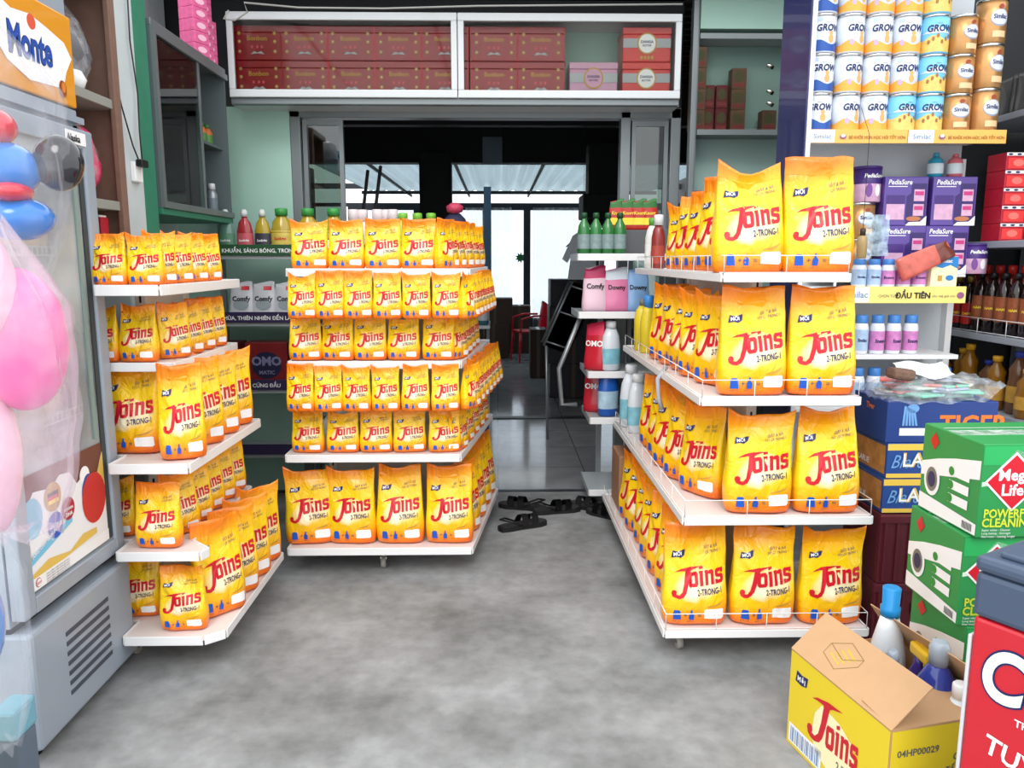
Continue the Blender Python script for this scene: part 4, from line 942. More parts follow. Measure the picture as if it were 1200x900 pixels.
def mega_print(t, w, d, h):
    f = FRONT(w, d); f2 = FRONT(w, d, .002); f3 = FRONT(w, d, .0028); g = LEFT(w, d); g2 = LEFT(w, d, .002); g3 = LEFT(w, d, .0028)
    lg = mat('print_lime', (205, 220, 60), .4); c = B(); cx_ = -w*.5+.092
    c.poly(rect(-w*.5+.002, w*.5-.002, h*.78, h*.98), mat('mega_bright_green', (40, 170, 90), .4), f)
    c.poly([(-w*.5+.003, h*.55), (cx_, h*.98-.01), (w*.1, h*.72), (w*.5-.003, h*.72), (w*.5-.003, h*.62), (-w*.5+.003, h*.60)], mat('print_pale_mint', (214, 238, 222), .4), f)
    r = .083; c.poly([(cx_-r, h*.60), (cx_, h*.60-r), (cx_+r, h*.60), (cx_, h*.60+r)], WHITEP, f2); r = .075; c.poly([(cx_-r, h*.60), (cx_, h*.60-r), (cx_+r, h*.60), (cx_, h*.60+r)], RED, f3)
    f4 = FRONT(w, d, .0036); c.text('Mega', cx_, h*.62, .044, WHITEP, f4, bold=.025, align='CENTER'); c.text('Life', cx_-.004, h*.46, .044, WHITEP, f4, bold=.025, align='CENTER')
    c.text('POWERFUL', -w*.5+.015, h*.22, .034, lg, f2, bold=.03, sx=.85); c.text('CLEANING', -w*.5+.012, h*.12, .034, lg, f2, bold=.03, sx=.9)
    for k, s_ in enumerate(('Super white - Cleaner', 'Long lasting - Stronger', 'Non toxic - Lasting longer')): c.text(s_, -w*.5+.014, h*(.075-.035*k), .009, WHITEP, f2)
    c.build('front_print', t); c = B()
    c.poly([(-d*.49, h*.56), (-d*.2, h*.66), (d*.1, h*.74), (d*.49, h*.82), (d*.49, h*.62), (-d*.49, h*.4)], WHITEP, g); c.poly([(-d*.49, h*.02), (d*.49, h*.02), (d*.49, h*.14), (-d*.49, h*.2)], WHITEP, g)
    c.poly([(-d*.36, h*.84), (-d*.28, h*.74), (-d*.2, h*.84), (-d*.28, h*.94)], RED, g2)
    c.poly(ellipse(-d*.28, h*.40, d*.14, h*.19), WHITEP, g2); c.poly(ellipse(-d*.28, h*.40, d*.10, h*.14), MATS['grey_aluminium'], g3); c.poly(ellipse(-d*.28, h*.40, d*.065, h*.09), NAVY, LEFT(w, d, .0036))
    for k in range(3): c.poly(rect(d*.02, d*.34, h*(.24+.15*k), h*(.34+.15*k)), WHITEP, g2); c.poly(ellipse(d*.05, h*(.29+.15*k), .013, .013, 12), GREENP, g3)
    for k in range(9): c.poly(rect(d*.28+.005*k, d*.28+.005*k+.0025, h*.04, h*.12), BLACK, g2)
    c.build('side_print', t); c = B(); c.box(-w*.5+.004, w*.5-.004, -.03, .03, h-.0002, h+.0008, film('tape', (205, 220, 210), .6), 0); c.poly(rect(-w*.48, w*.48, -.005, .0), WHITEP, lambda x, y: Vector((x, y+.06, h+.0012))); c.build('tape', t)
MG = mat('mega_green', (40, 145, 75), .45)
MC = carton(.44, .28, .262, MG, 'detergent_carton', 'carton', mega_print)
p = PY(1150, 520, 2.03); mx_, mz = p.x+.22, p.z-.262
MC.put((mx_, 2.17, mz), .03, label='green and white detergent carton on top of the stack behind the freezer')
MC.put((mx_-.012, 2.185, mz-.264), .0, label='green and white detergent carton second from top behind the freezer')
MC.put((mx_+.01, 2.18, mz-.528), .02, label='green detergent carton lowest in the stack, mostly hidden')
b = B()
for k in range(4): b.box(mx_-.2, mx_+.2, 2.05+k*.1, 2.12+k*.1, mz-.55, mz-.53, mat('pallet_wood', (150, 120, 85), .7), .003)
for k in range(3): b.box(mx_-.2+k*.18, mx_-.15+k*.18, 2.05, 2.42, 0, mz-.55, MATS['pallet_wood'], .003)
tag(b.build('wooden_pallet'), 'small wooden pallet under the green detergent cartons', 'pallet')

# ---- open cardboard box with printed yellow sides
KR = mat('kraft_board', (198, 158, 118), .7, var=.06, vscale=20); KY = mat('carton_print_yellow', (232, 205, 40), .5)
W2, D2, H2 = .345, .43, .30; p0 = PZ(1045, 857, H2); ang = math.atan2(.075, .345)
t = thing('cardboard_box', 'open yellow printed cardboard box with raised flaps on the floor, front right', 'box', (p0.x, p0.y, 0), ang)
b = B()
for a in ((0, .004, .0, D2), (W2-.004, W2, 0, D2)): b.box(*a, 0, H2, KR)
for a in ((.004, W2-.004, 0, .004), (.004, W2-.004, D2-.004, D2)): b.box(*a, 0, H2, KR)
b.box(.004, W2-.004, .004, D2-.004, 0, .004, KR); b.build('box_walls', t)
g = on_plane((-.0012, D2, 0), (0, -1, 0), (0, 0, 1)); g2 = on_plane((-.002, D2, 0), (0, -1, 0), (0, 0, 1)); g3 = on_plane((-.0028, D2, 0), (0, -1, 0), (0, 0, 1))
c = B(); c.poly([(.002, .002), (D2-.002, .002), (D2-.002, H2-.003), (.002, H2-.003)], KY, g)
c.poly([(.14, .06), (.2, .035), (.27, .05), (.31, .1), (.30, .17), (.24, .2), (.16, .21), (.13, .17), (.12, .1)], mat('print_cream', (248, 240, 190), .5), g2)
c.poly(J_poly(.115, .10, .13), RED, g3); block_oins(c, .185, .10, .135, .068, .1, RED, g3); c.text('2-TRONG-1', .235, .065, .034, NAVY, g3, bold=.01, shear=.1, sx=.8, rot=.06)
c.poly([(.03, .215), (.036, .25), (.06, .245), (.09, .25), (.085, .22), (.06, .212)], NAVY, g2); c.text('MỚI', .04, .222, .022, WHITEP, g3, bold=.03)
c.text('GIẶT & XẢ', .345, .105, .018, GREYP, g3, bold=.02, shear=.2, sx=.85); c.text('TẤT CẢ TRONG 1', .33, .085, .015, GREYP, g3, bold=.02, shear=.2, sx=.75)
c.poly(rect(.012, .17, .012, .072), WHITEP, g2)
for k in range(18): c.poly(rect(.022+.008*k, .022+.008*k+(.003, .005, .002)[k % 3], .018, .064), mat('barcode_blue', (90, 130, 180), .6), g3)
c.build('side_print', t)
f = on_plane((0, -.0012, 0), (1, 0, 0), (0, 0, 1)); f2 = on_plane((0, -.002, 0), (1, 0, 0), (0, 0, 1)); c = B()
c.poly(rect(.002, W2-.002, .002, H2-.003), KY, f); c.text('04HP00029', .02, .225, .026, GREYP, f2, bold=.02); c.text('GIẶT & XẢ', .185, .195, .028, GREYP, f2, bold=.02, shear=.2); c.text('TẤT CẢ TRONG 1', .165, .163, .022, GREYP, f2, bold=.02, shear=.2); c.build('end_print', t)
def flap(p, q, d, L_, col=KR, name='flap'):
    """hinged at p-q, going along direction d for length L_"""
    p, q, d = Vector(p), Vector(q), Vector(d).normalized()*L_; n = (q-p).cross(d).normalized()*.003; b = B()
    vs = [b.bm.verts.new(x) for x in (p, q, q+d, p+d, p+n, q+n, q+d+n, p+d+n)]
    b._tag([b.bm.faces.new([vs[i] for i in f_]) for f_ in ((0, 3, 2, 1), (4, 5, 6, 7), (0, 1, 5, 4), (1, 2, 6, 5), (2, 3, 7, 6), (3, 0, 4, 7))], col); return b
fl = flap((0, D2, H2), (0, 0, H2), (.74, 0, .67), .150).build('flap', t)
# small line drawing of a box on the long flap
dd = Vector((.74, 0, .67)).normalized(); nn = Vector((-.67, 0, .74))*.0035
dm = on_plane(Vector((0, D2, H2))+nn, (0, -1, 0), dd); c = B(); OL = mat('ink_outline', (150, 120, 70), .6); YO = mat('ink_yellow', (210, 180, 70), .6)
for k in range(4): c.poly([(.12+.012*k, .06+.012*k), (.17+.012*k, .045+.012*k), (.172+.012*k, .05+.012*k), (.122+.012*k, .065+.012*k)], YO, dm)
for a in (((.10, .05), (.17, .03)), ((.17, .03), (.225, .075)), ((.10, .05), (.10, .085)), ((.10, .085), (.155, .12)), ((.155, .12), (.225, .10)), ((.225, .10), (.225, .075)), ((.10, .085), (.17, .065)), ((.17, .065), (.225, .10))):
    (x0, y0), (x1, y1) = a; L_ = math.hypot(x1-x0, y1-y0); nx, ny = -(y1-y0)/L_*.0012, (x1-x0)/L_*.0012; c.poly([(x0+nx, y0+ny), (x0-nx, y0-ny), (x1-nx, y1-ny), (x1+nx, y1+ny)], OL, dm)
c.build('flap_drawing', fl)
flap((W2, 0, H2), (W2, D2, H2), (-.60, 0, .80), .14).build('flap', t)
flap((.004, 0, H2), (W2-.004, 0, H2), (0, .95, .10), .12).build('flap', t)
flap((W2-.006, D2-.006, H2-.002), (.006, D2-.006, H2-.002), (0, -.25, -.95), .16).build('flap', t)
c = B(); c.box(.15, W2-.01, .02, D2-.02, .005, .085, mat('inner_carton', (170, 132, 98), .7), .004); c.build('inner_packing', t)
def inbox(u, v): return Matrix.Translation((p0.x, p0.y, 0)) @ Matrix.Rotation(ang, 4, 'Z') @ Vector((u, v, .086))
WB = mat('bleach_white', (232, 238, 242), .35, coat=.3)
bt = bottle([(.045, 0), (.052, .008), (.055, .16), (.050, .22), (.034, .29), (.024, .33)], WB, 'detergent_bottle', 'bottle', [(.028, .325), (.029, .352), (.024, .356), (.026, .41), (.022, .413)], mat('cap_bright_blue', (30, 140, 205), .3), sx=1.1, sy=.8)
bt.put(inbox(.27, .355), .2, label='white bottle with a blue cap standing in the open cardboard box')
bb = bottle([(.045, 0), (.055, .01), (.060, .15), (.052, .22), (.028, .27), (.018, .285)], mat('blue_liquid', (60, 80, 190), .12, trans=.35, coat=.6), 'detergent_bottle', 'bottle', [(.024, .28), (.026, .33), (.018, .345)], mat('cap_clear', (200, 215, 230), .15, trans=.4, coat=.5))
bb.put(inbox(.262, .15), .2, (1.05, 1.05, 1.0), label='blue bottle with clear cap in the open cardboard box'); 
bb.put(inbox(.20, .25), .9, (.7, .7, .8), label='smaller blue bottle behind the clear capped one in the box')
sp = thing('trigger_sprayer', 'yellow trigger sprayer bottle among the blue bottles in the box', 'spray bottle', inbox(.285, .245)); c = B(); c.lathe([(.036, 0), (.04, .006), (.04, .16), (.014, .23), (.013, .25)], mat('spray_violet', (70, 50, 130), .25, coat=.5), seg=16); c.build('bottle_body', sp)
YL = mat('sprayer_yellow', (240, 195, 50), .35); c = B(); c.box(-.016, .016, -.06, .03, .25, .285, YL, .008); c.tube([(0, -.03, .25), (0, -.045, .21), (0, -.035, .18)], .006, YL); c.build('spray_head', sp); c = B(); c.tube([(0, -.06, .27), (0, -.075, .27)], .009, WHITEP, 10); c.build('nozzle', sp)
bt2 = bottle([(.04, 0), (.048, .008), (.048, .16), (.03, .21), (.02, .235)], WB, 'detergent_bottle', 'bottle', [(.022, .235), (.022, .27), (.018, .274)], WHITEP); bt2.put(inbox(.255, .06), 0, label='small all-white bottle near the right corner of the open box')

# ---- red ice-cream freezer
c0 = PY(1148, 650, 1.55); ang = math.atan2(-.86, .5); LEN, DEP, FH = .95, .55, c0.z
t = thing('ice_cream_freezer', 'red ice cream chest freezer with a dark blue-grey top, right foreground', 'freezer', (c0.x, c0.y, 0), ang)
FR_ = mat('freezer_red', (200, 30, 45), .35, coat=.4, var=.06, vscale=6); FG = mat('freezer_slate', (72, 86, 108), .4)
b = B(); b.box(0, LEN, 0, DEP, .06, FH-.135, FR_, .008); b.build('body', t)
b = B(); b.box(-.004, LEN+.004, -.004, DEP, FH-.133, FH-.035, FG, .012); b.build('collar', t)
b = B(); b.box(-.006, LEN+.006, -.008, DEP+.004, FH-.034, FH, FG, .012); b.box(.03, .16, .02, .06, FH, FH+.012, FG, .004); b.build('lid', t)
for x in (.05, LEN-.05): 
    for y in (.05, DEP-.05): b = B(); b.tube([(x, y, 0), (x, y, .06)], .02, BLACK, 12); b.build('foot', t)
b = B(); b.box(-.008, -.0005, .0, DEP-.02, .07, FH-.18, mat('trim_pale', (205, 205, 210), .4), .002); b.build('edge_trim', t)
# chest faces out along -y of its own frame
f = lambda o: on_plane((0, -o, 0), (1, 0, 0), (0, 0, 1)); c = B()
c.text('Celano', .022, FH-.295, .155, NAVY, f(.0014), bold=.06, shear=.15, sx=.8); c.text('Celano', .022, FH-.295, .155, WHITEP, f(.0024), bold=.03, shear=.15, sx=.8)
c.text('TUYỆT CHIÊU', .045, FH-.42, .06, WHITEP, f(.0014), bold=.02, sx=.9, rot=-.15); c.text('HƯƠNG VỊ', .10, FH-.50, .06, WHITEP, f(.0014), bold=.02, sx=.9, rot=-.1); c.text('THƯỞNG THỨC', .10, FH-.335, .022, WHITEP, f(.0014), bold=.02)
c.build('front_print', t)
# ============================================================ LEFT: upright drinks fridge
FX = -1.32; Y0f, Y1f = 2.10, 2.70
t = thing('display_fridge', 'upright white glass-door display fridge with yellow header at the left', 'fridge', (FX, Y0f, 0)); off = (-FX, -Y0f, 0)
FW = mat('fridge_grey_white', (152, 162, 174), .35, coat=.2); FIN = mat('fridge_liner', (206, 208, 208), .5)
b = B()
b.box(FX-.62, FX-.60, Y0f, Y1f, .42, 1.88, FIN); b.box(FX-.60, FX-.055, Y0f, Y0f+.03, .42, 1.88, FW); b.box(FX-.60, FX-.055, Y1f-.03, Y1f, .42, 1.88, FW)
b.box(FX-.60, FX-.055, Y0f+.03, Y1f-.03, .42, .46, FIN); b.box(FX-.62, FX-.055, Y0f, Y1f, 1.86, 1.93, FW, .004); b.build('cabinet', t, off)
b = B(); b.box(FX-.60, FX, Y0f, Y1f, .04, .40, FW, .012); b.box(FX-.6, FX-.06, Y0f+.01, Y1f-.01, .40, .42, BLACK)
bo = b.build('base_panel', t, off)
c = B()
for k in range(7):
    z = .12+k*.032; c.box(FX-.001, FX+.0025, Y0f+.17, Y1f-.17, z, z+.014, mat('louvre_dark', (66, 72, 84), .5), .001, None)
c.build('vent_louvres', bo, (0, 0, 0))
for y in (Y0f+.06, Y1f-.06): b = B(); b.tube([(FX-.06, y, 0), (FX-.06, y, .04)], .02, BLACK, 10); b.build('foot', t, off)
# door
DZ0, DZ1 = .44, 1.86; XD = FX-.05
b = B()
b.box(XD, XD+.04, Y0f, Y0f+.06, DZ0, DZ1, FW, .006); b.box(XD, XD+.04, Y1f-.06, Y1f, DZ0, DZ1, FW, .006); b.box(XD, XD+.04, Y0f+.06, Y1f-.06, DZ0, DZ0+.05, FW, .004); b.box(XD, XD+.04, Y0f+.06, Y1f-.06, DZ1-.06, DZ1, FW, .004)
dr = b.build('door', t, off)
g = B(); g.box(XD+.018, XD+.024, Y0f+.06, Y1f-.06, DZ0+.05, DZ1-.06, film('pale_reflection_glass', (205, 210, 210), .42, .12, .05, 3)); g.build('glass_pane', dr)  # whitish share of the pane paints in the pale reflections seen at a slant
g = B(); g.box(XD+.025, XD+.03, Y1f-.085, Y1f-.06, DZ0+.06, DZ1-.07, mat('gasket_dark', (58, 64, 66), .5)); g.box(XD+.025, XD+.03, Y1f-.125, Y1f-.105, DZ0+.42, DZ1-.07, mat('gasket_green', (130, 150, 145), .5)); g.build('gasket', dr)
g = B(); g.box(XD+.0405, XD+.043, Y1f-.17, Y1f-.05, DZ1-.052, DZ1-.012, WHITEP, .001); g.text('Alaska', 0, 0, .03, BLACK, on_plane((XD+.044, Y1f-.165, DZ1-.044), (0, 1, 0), (0, 0, 1)), bold=.03); g.build('maker_plate', dr)
# printed poster on the lower glass
PZ0, PZ1 = DZ0+.06, DZ0+.40; f = lambda o: on_plane((XD+.0265+o, Y0f+.065, PZ0), (0, 1, 0), (0, 0, 1)); PW, PH = .47, PZ1-PZ0
c = B(); c.poly(rect(0, PW, 0, PH), mat('poster_cocoa', (112, 66, 50), .5), f(0))
c.poly([(0, 0), (PW, 0), (PW, PH*.98), (PW*.93, PH*.86), (PW*.86, PH*.70), (PW*.70, PH*.78), (PW*.60, PH*.72), (PW*.52, PH*.86), (PW*.40, PH*.88), (PW*.3, PH*.8), (PW*.1, PH*.84), (0, PH*.7)], mat('poster_milk', (238, 238, 240), .45), f(.001))
c.poly([(0, PH*.14), (PW*.2, PH*.20), (PW*.45, PH*.14), (PW*.62, PH*.22), (PW*.8, PH*.2), (PW*.8, PH*.14), (PW*.0, PH*.08)], mat('poster_honey', (228, 190, 90), .5), f(.002))
c.poly([(PW*.86, PH*.7), (PW*.93, PH*.86), (PW, PH*.98), (PW, PH*.3), (PW*.95, PH*.4)], MATS['poster_honey'], f(.002))
c.poly(ellipse(PW*.07, PH*.62, .05, .06), mat('poster_sky', (120, 195, 225), .5), f(.002)); c.poly([(0, PH*.30), (PW*.5, PH*.46), (PW*.5, PH*.40), (0, PH*.22)], MATS['poster_sky'], f(.003))
c.poly(ellipse(PW*.30, PH*.72, .045, .045), mat('badge_gold', (190, 150, 80), .5), f(.003))
for k, m_ in enumerate((YELP, RED, BLACK)): c.poly(rect(PW*.24, PW*.36, PH*(.66+.035*k), PH*(.695+.035*k)), m_, f(.004))
c.poly(ellipse(PW*.30, PH*.46, .040, .040), BLUEP, f(.004)); c.text('CALCIUM', PW*.30, PH*.445, .015, WHITEP, f(.005), bold=.03, align='CENTER'); c.poly(ellipse(PW*.46, PH*.54, .036, .036), mat('badge_crimson', (170, 30, 60), .5), f(.004)); c.text('VITAMIN', PW*.46, PH*.525, .013, WHITEP, f(.005), bold=.03, align='CENTER')
c.text('DHA', PW*.46, PH*.47, .018, WHITEP, f(.005), bold=.03, align='CENTER')
c.text('ĐỒNG CHẤT DINH DƯỠNG', PW*.02, PH*.28, .016, WHITEP, f(.005), bold=.03, rot=.32, sx=.85)
for ex, ey, ra, rb, m_ in ((.80, .50, .075, .085, mat('poster_soft_red', (200, 50, 50), .5)), (.74, .54, .045, .075, mat('poster_soft_blue', (50, 70, 150), .5)), (.70, .76, .03, .03, WHITEP)): c.poly(ellipse(PW*ex, PH*ey, ra, rb), m_, f(.002+.0005*ra*10))
c.poly(rect(0, PW, 0, PH*.11), WHITEP, f(.003)); c.poly(ellipse(.03, .02, .014, .014), RED, f(.004)); c.poly(ellipse(.03, .02, .012, .012), WHITEP, f(.005)); c.text('ZOTT', .03, .016, .009, RED, f(.006), bold=.03, align='CENTER')
for k in range(4): c.text('DINH DƯỠNG THƠM NGON MỖI NGÀY', .07, .026-.008*k, .007, GREYP, f(.004))
c.build('door_poster', dr)
# inside: wire shelves with strips and goods
for k, z in enumerate((.95, 1.22, 1.48)):
    b = B()
    for q in range(12): b.tube([(FX-.56, Y0f+.05+q*.045, z), (FX-.10, Y0f+.05+q*.045, z)], .0025, WIRE, 5)
    b.box(FX-.105, FX-.10, Y0f+.035, Y1f-.035, z-.02, z+.012, FIN)
    for q in range(20): b.box(FX-.0995, FX-.099, Y0f+.05+q*.026, Y0f+.066+q*.026, z-.014, z+.006, GREYP)
    b.build('wire_shelf', t, off)
OR_ = bottle([(.026, 0), (.033, .006), (.036, .05), (.030, .06)], mat('yogurt_orange', (240, 175, 70), .4), 'yogurt_cup', 'yogurt cup', [(.032, .06), (.032, .064), (.030, .065)], WHITEP, seg=14)
n_ = 0
for lv, z in enumerate((.462, .955, 1.225, 1.485)):
    for k in range(6):
        if lv == 0 and k > 3: continue
        OR_.put((FX-.15-.02*(k % 2), Y0f+.09+k*.083, z+.001+(.0015 if lv else 0)), label='orange yogurt cup behind the fridge glass, %s level up, %s from the near side' % (ORD[lv], ORD[k]), group='orange yogurt cups in the fridge'); n_ += 1
GP = bottle([(.025, 0), (.03, .004), (.032, .07), (.02, .085)], mat('veg_green', (90, 140, 60), .5, var=.3, vscale=30), 'green_pack', 'pack', [(.02, .085), (.02, .095), (.016, .097)], mat('cap_tomato', (215, 90, 50), .4), seg=12)
for k in range(5): GP.put((FX-.26, Y0f+.10+k*.09, .9565), label='green pack with red lid on the low fridge shelf, %s from the near side' % ORD[k], group='green packs in the fridge')
# header sign
b = B(); b.box(FX-.50, FX-.035, Y0f-.06, Y1f+.005, 1.885, 1.905, FW); b.box(FX-.50, FX-.065, Y0f-.06, Y1f+.005, 1.935, 2.32, FW, .01); b.build('header_box', t, off)
SY = mat('header_yellow', (225, 150, 20), .35, coat=.3); b = B(); b.box(FX-.064, FX-.05, Y0f-.05, Y1f-.002, 1.935, 2.215, SY, .006, None, 3); hb_ = b.build('header_sign', t, off)
f = lambda o: on_plane((FX-.049+o, Y0f-.05, 1.935), (0, 1, 0), (0, 0, 1)); c = B(); HW = Y1f-.002-Y0f+.05
c.poly([(HW*x+.165, y) for x, y in ((.02, .16), (.10, .12), (.18, .07), (.34, .035), (.58, .045), (.64, .07), (.66, .10), (.72, .15), (.66, .19), (.52, .21), (.38, .225), (.24, .215), (.14, .235), (.02, .23))], WHITEP, f(.0015))
c.text('Monte', HW*.20+.162, .095, .118, NAVY, f(.002), bold=.05, shear=.05, sx=.72, rot=.02); c.text('Monte', HW*.20+.162, .095, .118, mat('monte_blue', (35, 80, 170), .4), f(.003), bold=.03, shear=.05, sx=.72, rot=.02)
c.poly(ellipse(HW*.43+.14, .205, .022, .022), mat('print_orange_red', (225, 90, 60), .4), f(.002)); c.text('Zott', HW*.43, .199, .014, WHITEP, f(.003), bold=.02, align='CENTER')
c.poly(ellipse(HW*.87, .045, .022, .026), mat('print_nut', (150, 70, 30), .4), f(.002)); c.poly(ellipse(HW*.875, .05, .012, .016), mat('print_nut_light', (225, 130, 50), .4), f(.003)); c.build('header_print', t, off)
# stuff on the fridge
b = B(); b.tube([(0, 0, 0), (.03, .0, .01), (.03, .12, .01), (0, .14, 0)], .02, mat('bright_blue_plastic', (70, 190, 235), .3), 8); b.box(-.1, .1, -.1, .1, -.02, .10, MATS['bright_blue_plastic'], .03); tag(b.build('plastic_tub', None, (FX-.20, 2.22, 2.341)), 'light blue plastic tub on top of the yellow fridge header', 'tub')
b = B(); b.lathe([(.03, 0), (.075, .02), (.09, .07), (.075, .13), (.03, .16)], mat('white_bag_film', (210, 212, 216), .3, coat=.4, bump=.6, bscale=30), seg=18, sy=1.1); tag(b.build('plastic_bundle', None, (FX-.19, 2.52, 2.321)), 'white knotted plastic bundle on top of the fridge header', 'bundle')
# light blue basin low at the near corner and yellow sack
b = B(); b.box(-.034, .034, -.05, .05, .19, .275, mat('pale_cyan_plastic', (110, 170, 190), .3, coat=.3), .01); b.box(-.03, .03, -.045, .045, 0, .19, mat('slate_box', (96, 110, 126), .5), .006); tag(b.build('cyan_box', None, (-1.305, 1.97, 0)), 'pale cyan plastic box on a grey block beside the fridge foot', 'box')
p = PY(2, 780, 1.7); YS = pouch(.2, .62, .16, mat('sack_yellow', (225, 190, 90), .5), name='yellow_sack', cat='sack'); YS.put((p.x-.165, 1.72, 0), .3, label='yellow sack standing at the lower left edge')

# ============================================================ open cupboard with bagged dolls, behind the fridge
t = thing('doll_cupboard', 'brown-edged open cupboard behind the fridge holding bagged toys', 'cupboard', (-1.5, 2.74, 1.5)); off = (1.5, -2.74, -1.5)
WD = mat('worn_brown_wood', (128, 98, 84), .6, var=.2, vscale=25); CG = mat('cupboard_grey', (150, 150, 142), .5)
b = B(); b.box(-1.89, -1.87, 2.74, 3.25, 1.5, 2.47, DARKW); b.box(-1.87, -1.5, 3.23, 3.25, 1.5, 2.47, WD); b.box(-1.87, -1.5, 2.74, 2.76, 1.5, 2.47, WD); b.box(-1.89, -1.5, 2.74, 3.25, 2.47, 2.49, WD); b.build('carcass', t, off)
b = B(); b.box(-1.5, -1.478, 3.20, 3.25, 1.5, 2.49, WD, .003); b.box(-1.5, -1.478, 2.74, 3.20, 2.45, 2.49, CG, .003); b.build('face_frame', t, off)
for z in (2.045, 1.66, 1.505): b = B(); b.box(-1.87, -1.49, 2.76, 3.23, z-.02, z+.015, CG, .002); b.build('shelf', t, off)
def blob(name, cat, label, loc, r, m, seed=1, parts=None, fm=None):
    t = thing(name, label, cat, loc); b = B(); bmesh.ops.create_icosphere(b.bm, subdivisions=3, radius=1)
    R = random.Random(seed); ph = [R.uniform(0, 6) for _ in range(6)]
    for v in b.bm.verts:
        c = v.co.copy(); k = 1+.10*sin(c.x*4+ph[0])+.09*sin(c.y*5+ph[1])+.08*sin(c.z*6+ph[2]+c.x*3)+.03*sin(c.x*17+c.z*11+ph[3]); v.co = Vector((c.x*r[0], c.y*r[1], c.z*r[2]))*k
    lo = min(v.co.z for v in b.bm.verts)
    for v in b.bm.verts: v.co.z -= lo
    b._tag(b.bm.faces[:], m, True); b.build('stuffed_body', t)
    if fm:
        b = B(); bmesh.ops.create_icosphere(b.bm, subdivisions=3, radius=1)
        for v in b.bm.verts:
            c = v.co.copy(); k = 1.12+.06*sin(c.x*9+ph[4])*sin(c.z*8+ph[5])+.03*sin(c.y*19); v.co = Vector((c.x*r[0], c.y*r[1], c.z*r[2]))*k; v.co.z += -lo
            if c.z > .8: v.co.z += r[2]*.5*(c.z-.8)/.2; v.co.x *= .6; v.co.y *= .6
            v.co.z = max(.0, v.co.z)
        b._tag(b.bm.faces[:], fm, True); b.build('clear_wrap', t)
    return t
PKF = mat('hot_pink_fabric', (225, 50, 105), .6, bump=.6, bscale=60); CW = film('doll_wrap', (220, 220, 225), .22, .12, .8, 25)
d_ = blob('bagged_toy', 'toy', 'hot pink plush toy wrapped in clear plastic on the cupboard shelf', (-1.61, 3.10, 1.676), (.08, .095, .13), PKF, 2, fm=CW)
b = B(); b.lathe([(.0, 0), (.035, .012), (.045, .045), (.03, .08), (0, .09)], WHITEP, seg=14, caps=False); b.build('white_muzzle', d_, (.055, -.075, .05))
d_ = blob('bagged_toy', 'toy', 'grey wrapped toy with white feet on the upper cupboard shelf', (-1.61, 3.09, 2.061), (.08, .095, .15), mat('toy_grey', (108, 108, 112), .6, var=.5, vscale=12), 5, fm=CW)
b = B(); b.lathe([(.0, 0), (.035, .012), (.045, .04), (.03, .07), (0, .078)], WHITEP, seg=14, caps=False); b.build('white_foot', d_, (.06, -.05, .0))
for k, m_ in enumerate((mat('box_plum', (110, 60, 110), .5), mat('box_teal', (60, 110, 120), .5), MATS['box_crimson'])):
    b = B(); b.box(-.03, .03, -.03, .03, 0, .09, m_, .003); b.box(-.025, .025, -.025, .025, .09, .098, WHITEP, .002); tag(b.build('small_box', None, (-1.55, 2.98+.075*k, 1.521)), 'small %s box low in the cupboard behind the fridge' % ('plum', 'teal', 'crimson')[k], 'box')

# ---- loose cable and socket on the pier
p = PX(157, 196, -1.5); t = thing('wall_socket', 'white wall socket with a black plug on the whitewashed pier', 'socket', (-1.5, p.y, p.z)); b = B(); b.box(0, .02, -.035, .035, -.06, .02, WHITEP, .004); b.build('socket_plate', t)
b = B(); b.box(.02, .05, -.03, .03, 0, .03, BLACK, .006); b.build('plug', t); 
b = B(); b.tube([(.035, 0, .03), (.02, .03, .15), (.015, .05, .3), (.012, .02, .5), (.012, .03, .75)], .003, BLACK, 6); b.build('cable', t); b = B(); b.tube([(.035, -.01, .0), (.02, -.04, .08), (.014, -.10, .22), (.012, -.14, .33)], .003, BLACK, 6); b.build('cable', t)

# ============================================================ green glazed cabinet on the left wall
GY0, GY1, GZ0, GZ1 = 3.63, 4.58, 1.68, 2.455
t = thing('glazed_wall_cabinet', 'green-framed glass wall cabinet on the left above the racks', 'cabinet', (-1.5, GY0, GZ0)); off = (1.5, -GY0, -GZ0)
DK = mat('cabinet_inside', (92, 104, 106), .6)
b = B(); b.box(-1.89, -1.87, GY0, GY1, GZ0, GZ1, DK); b.box(-1.87, -1.505, GY0, GY0+.02, GZ0, GZ1, DK); b.box(-1.87, -1.505, GY1-.02, GY1, GZ0, GZ1, DK); b.box(-1.89, -1.5, GY0, GY1, GZ0-.03, GZ0, GREENF, .003); b.box(-1.89, -1.5, GY0, GY1, GZ1, GZ1+.03, MATS['grey_aluminium'], .003); b.build('carcass', t, off)
for z in (2.05,): b = B(); b.box(-1.87, -1.53, GY0+.02, GY1-.02, z, z+.015, DK); b.build('shelf', t, off)
b = B(); b.box(-1.505, -1.49, GY0, GY1, GZ0, GZ0+.03, TRIMM); b.box(-1.505, -1.49, GY0, GY1, GZ1-.03, GZ1, TRIMM); b.box(-1.505, -1.49, GY0, GY0+.03, GZ0+.03, GZ1-.03, TRIMM); b.build('track_frame', t, off)
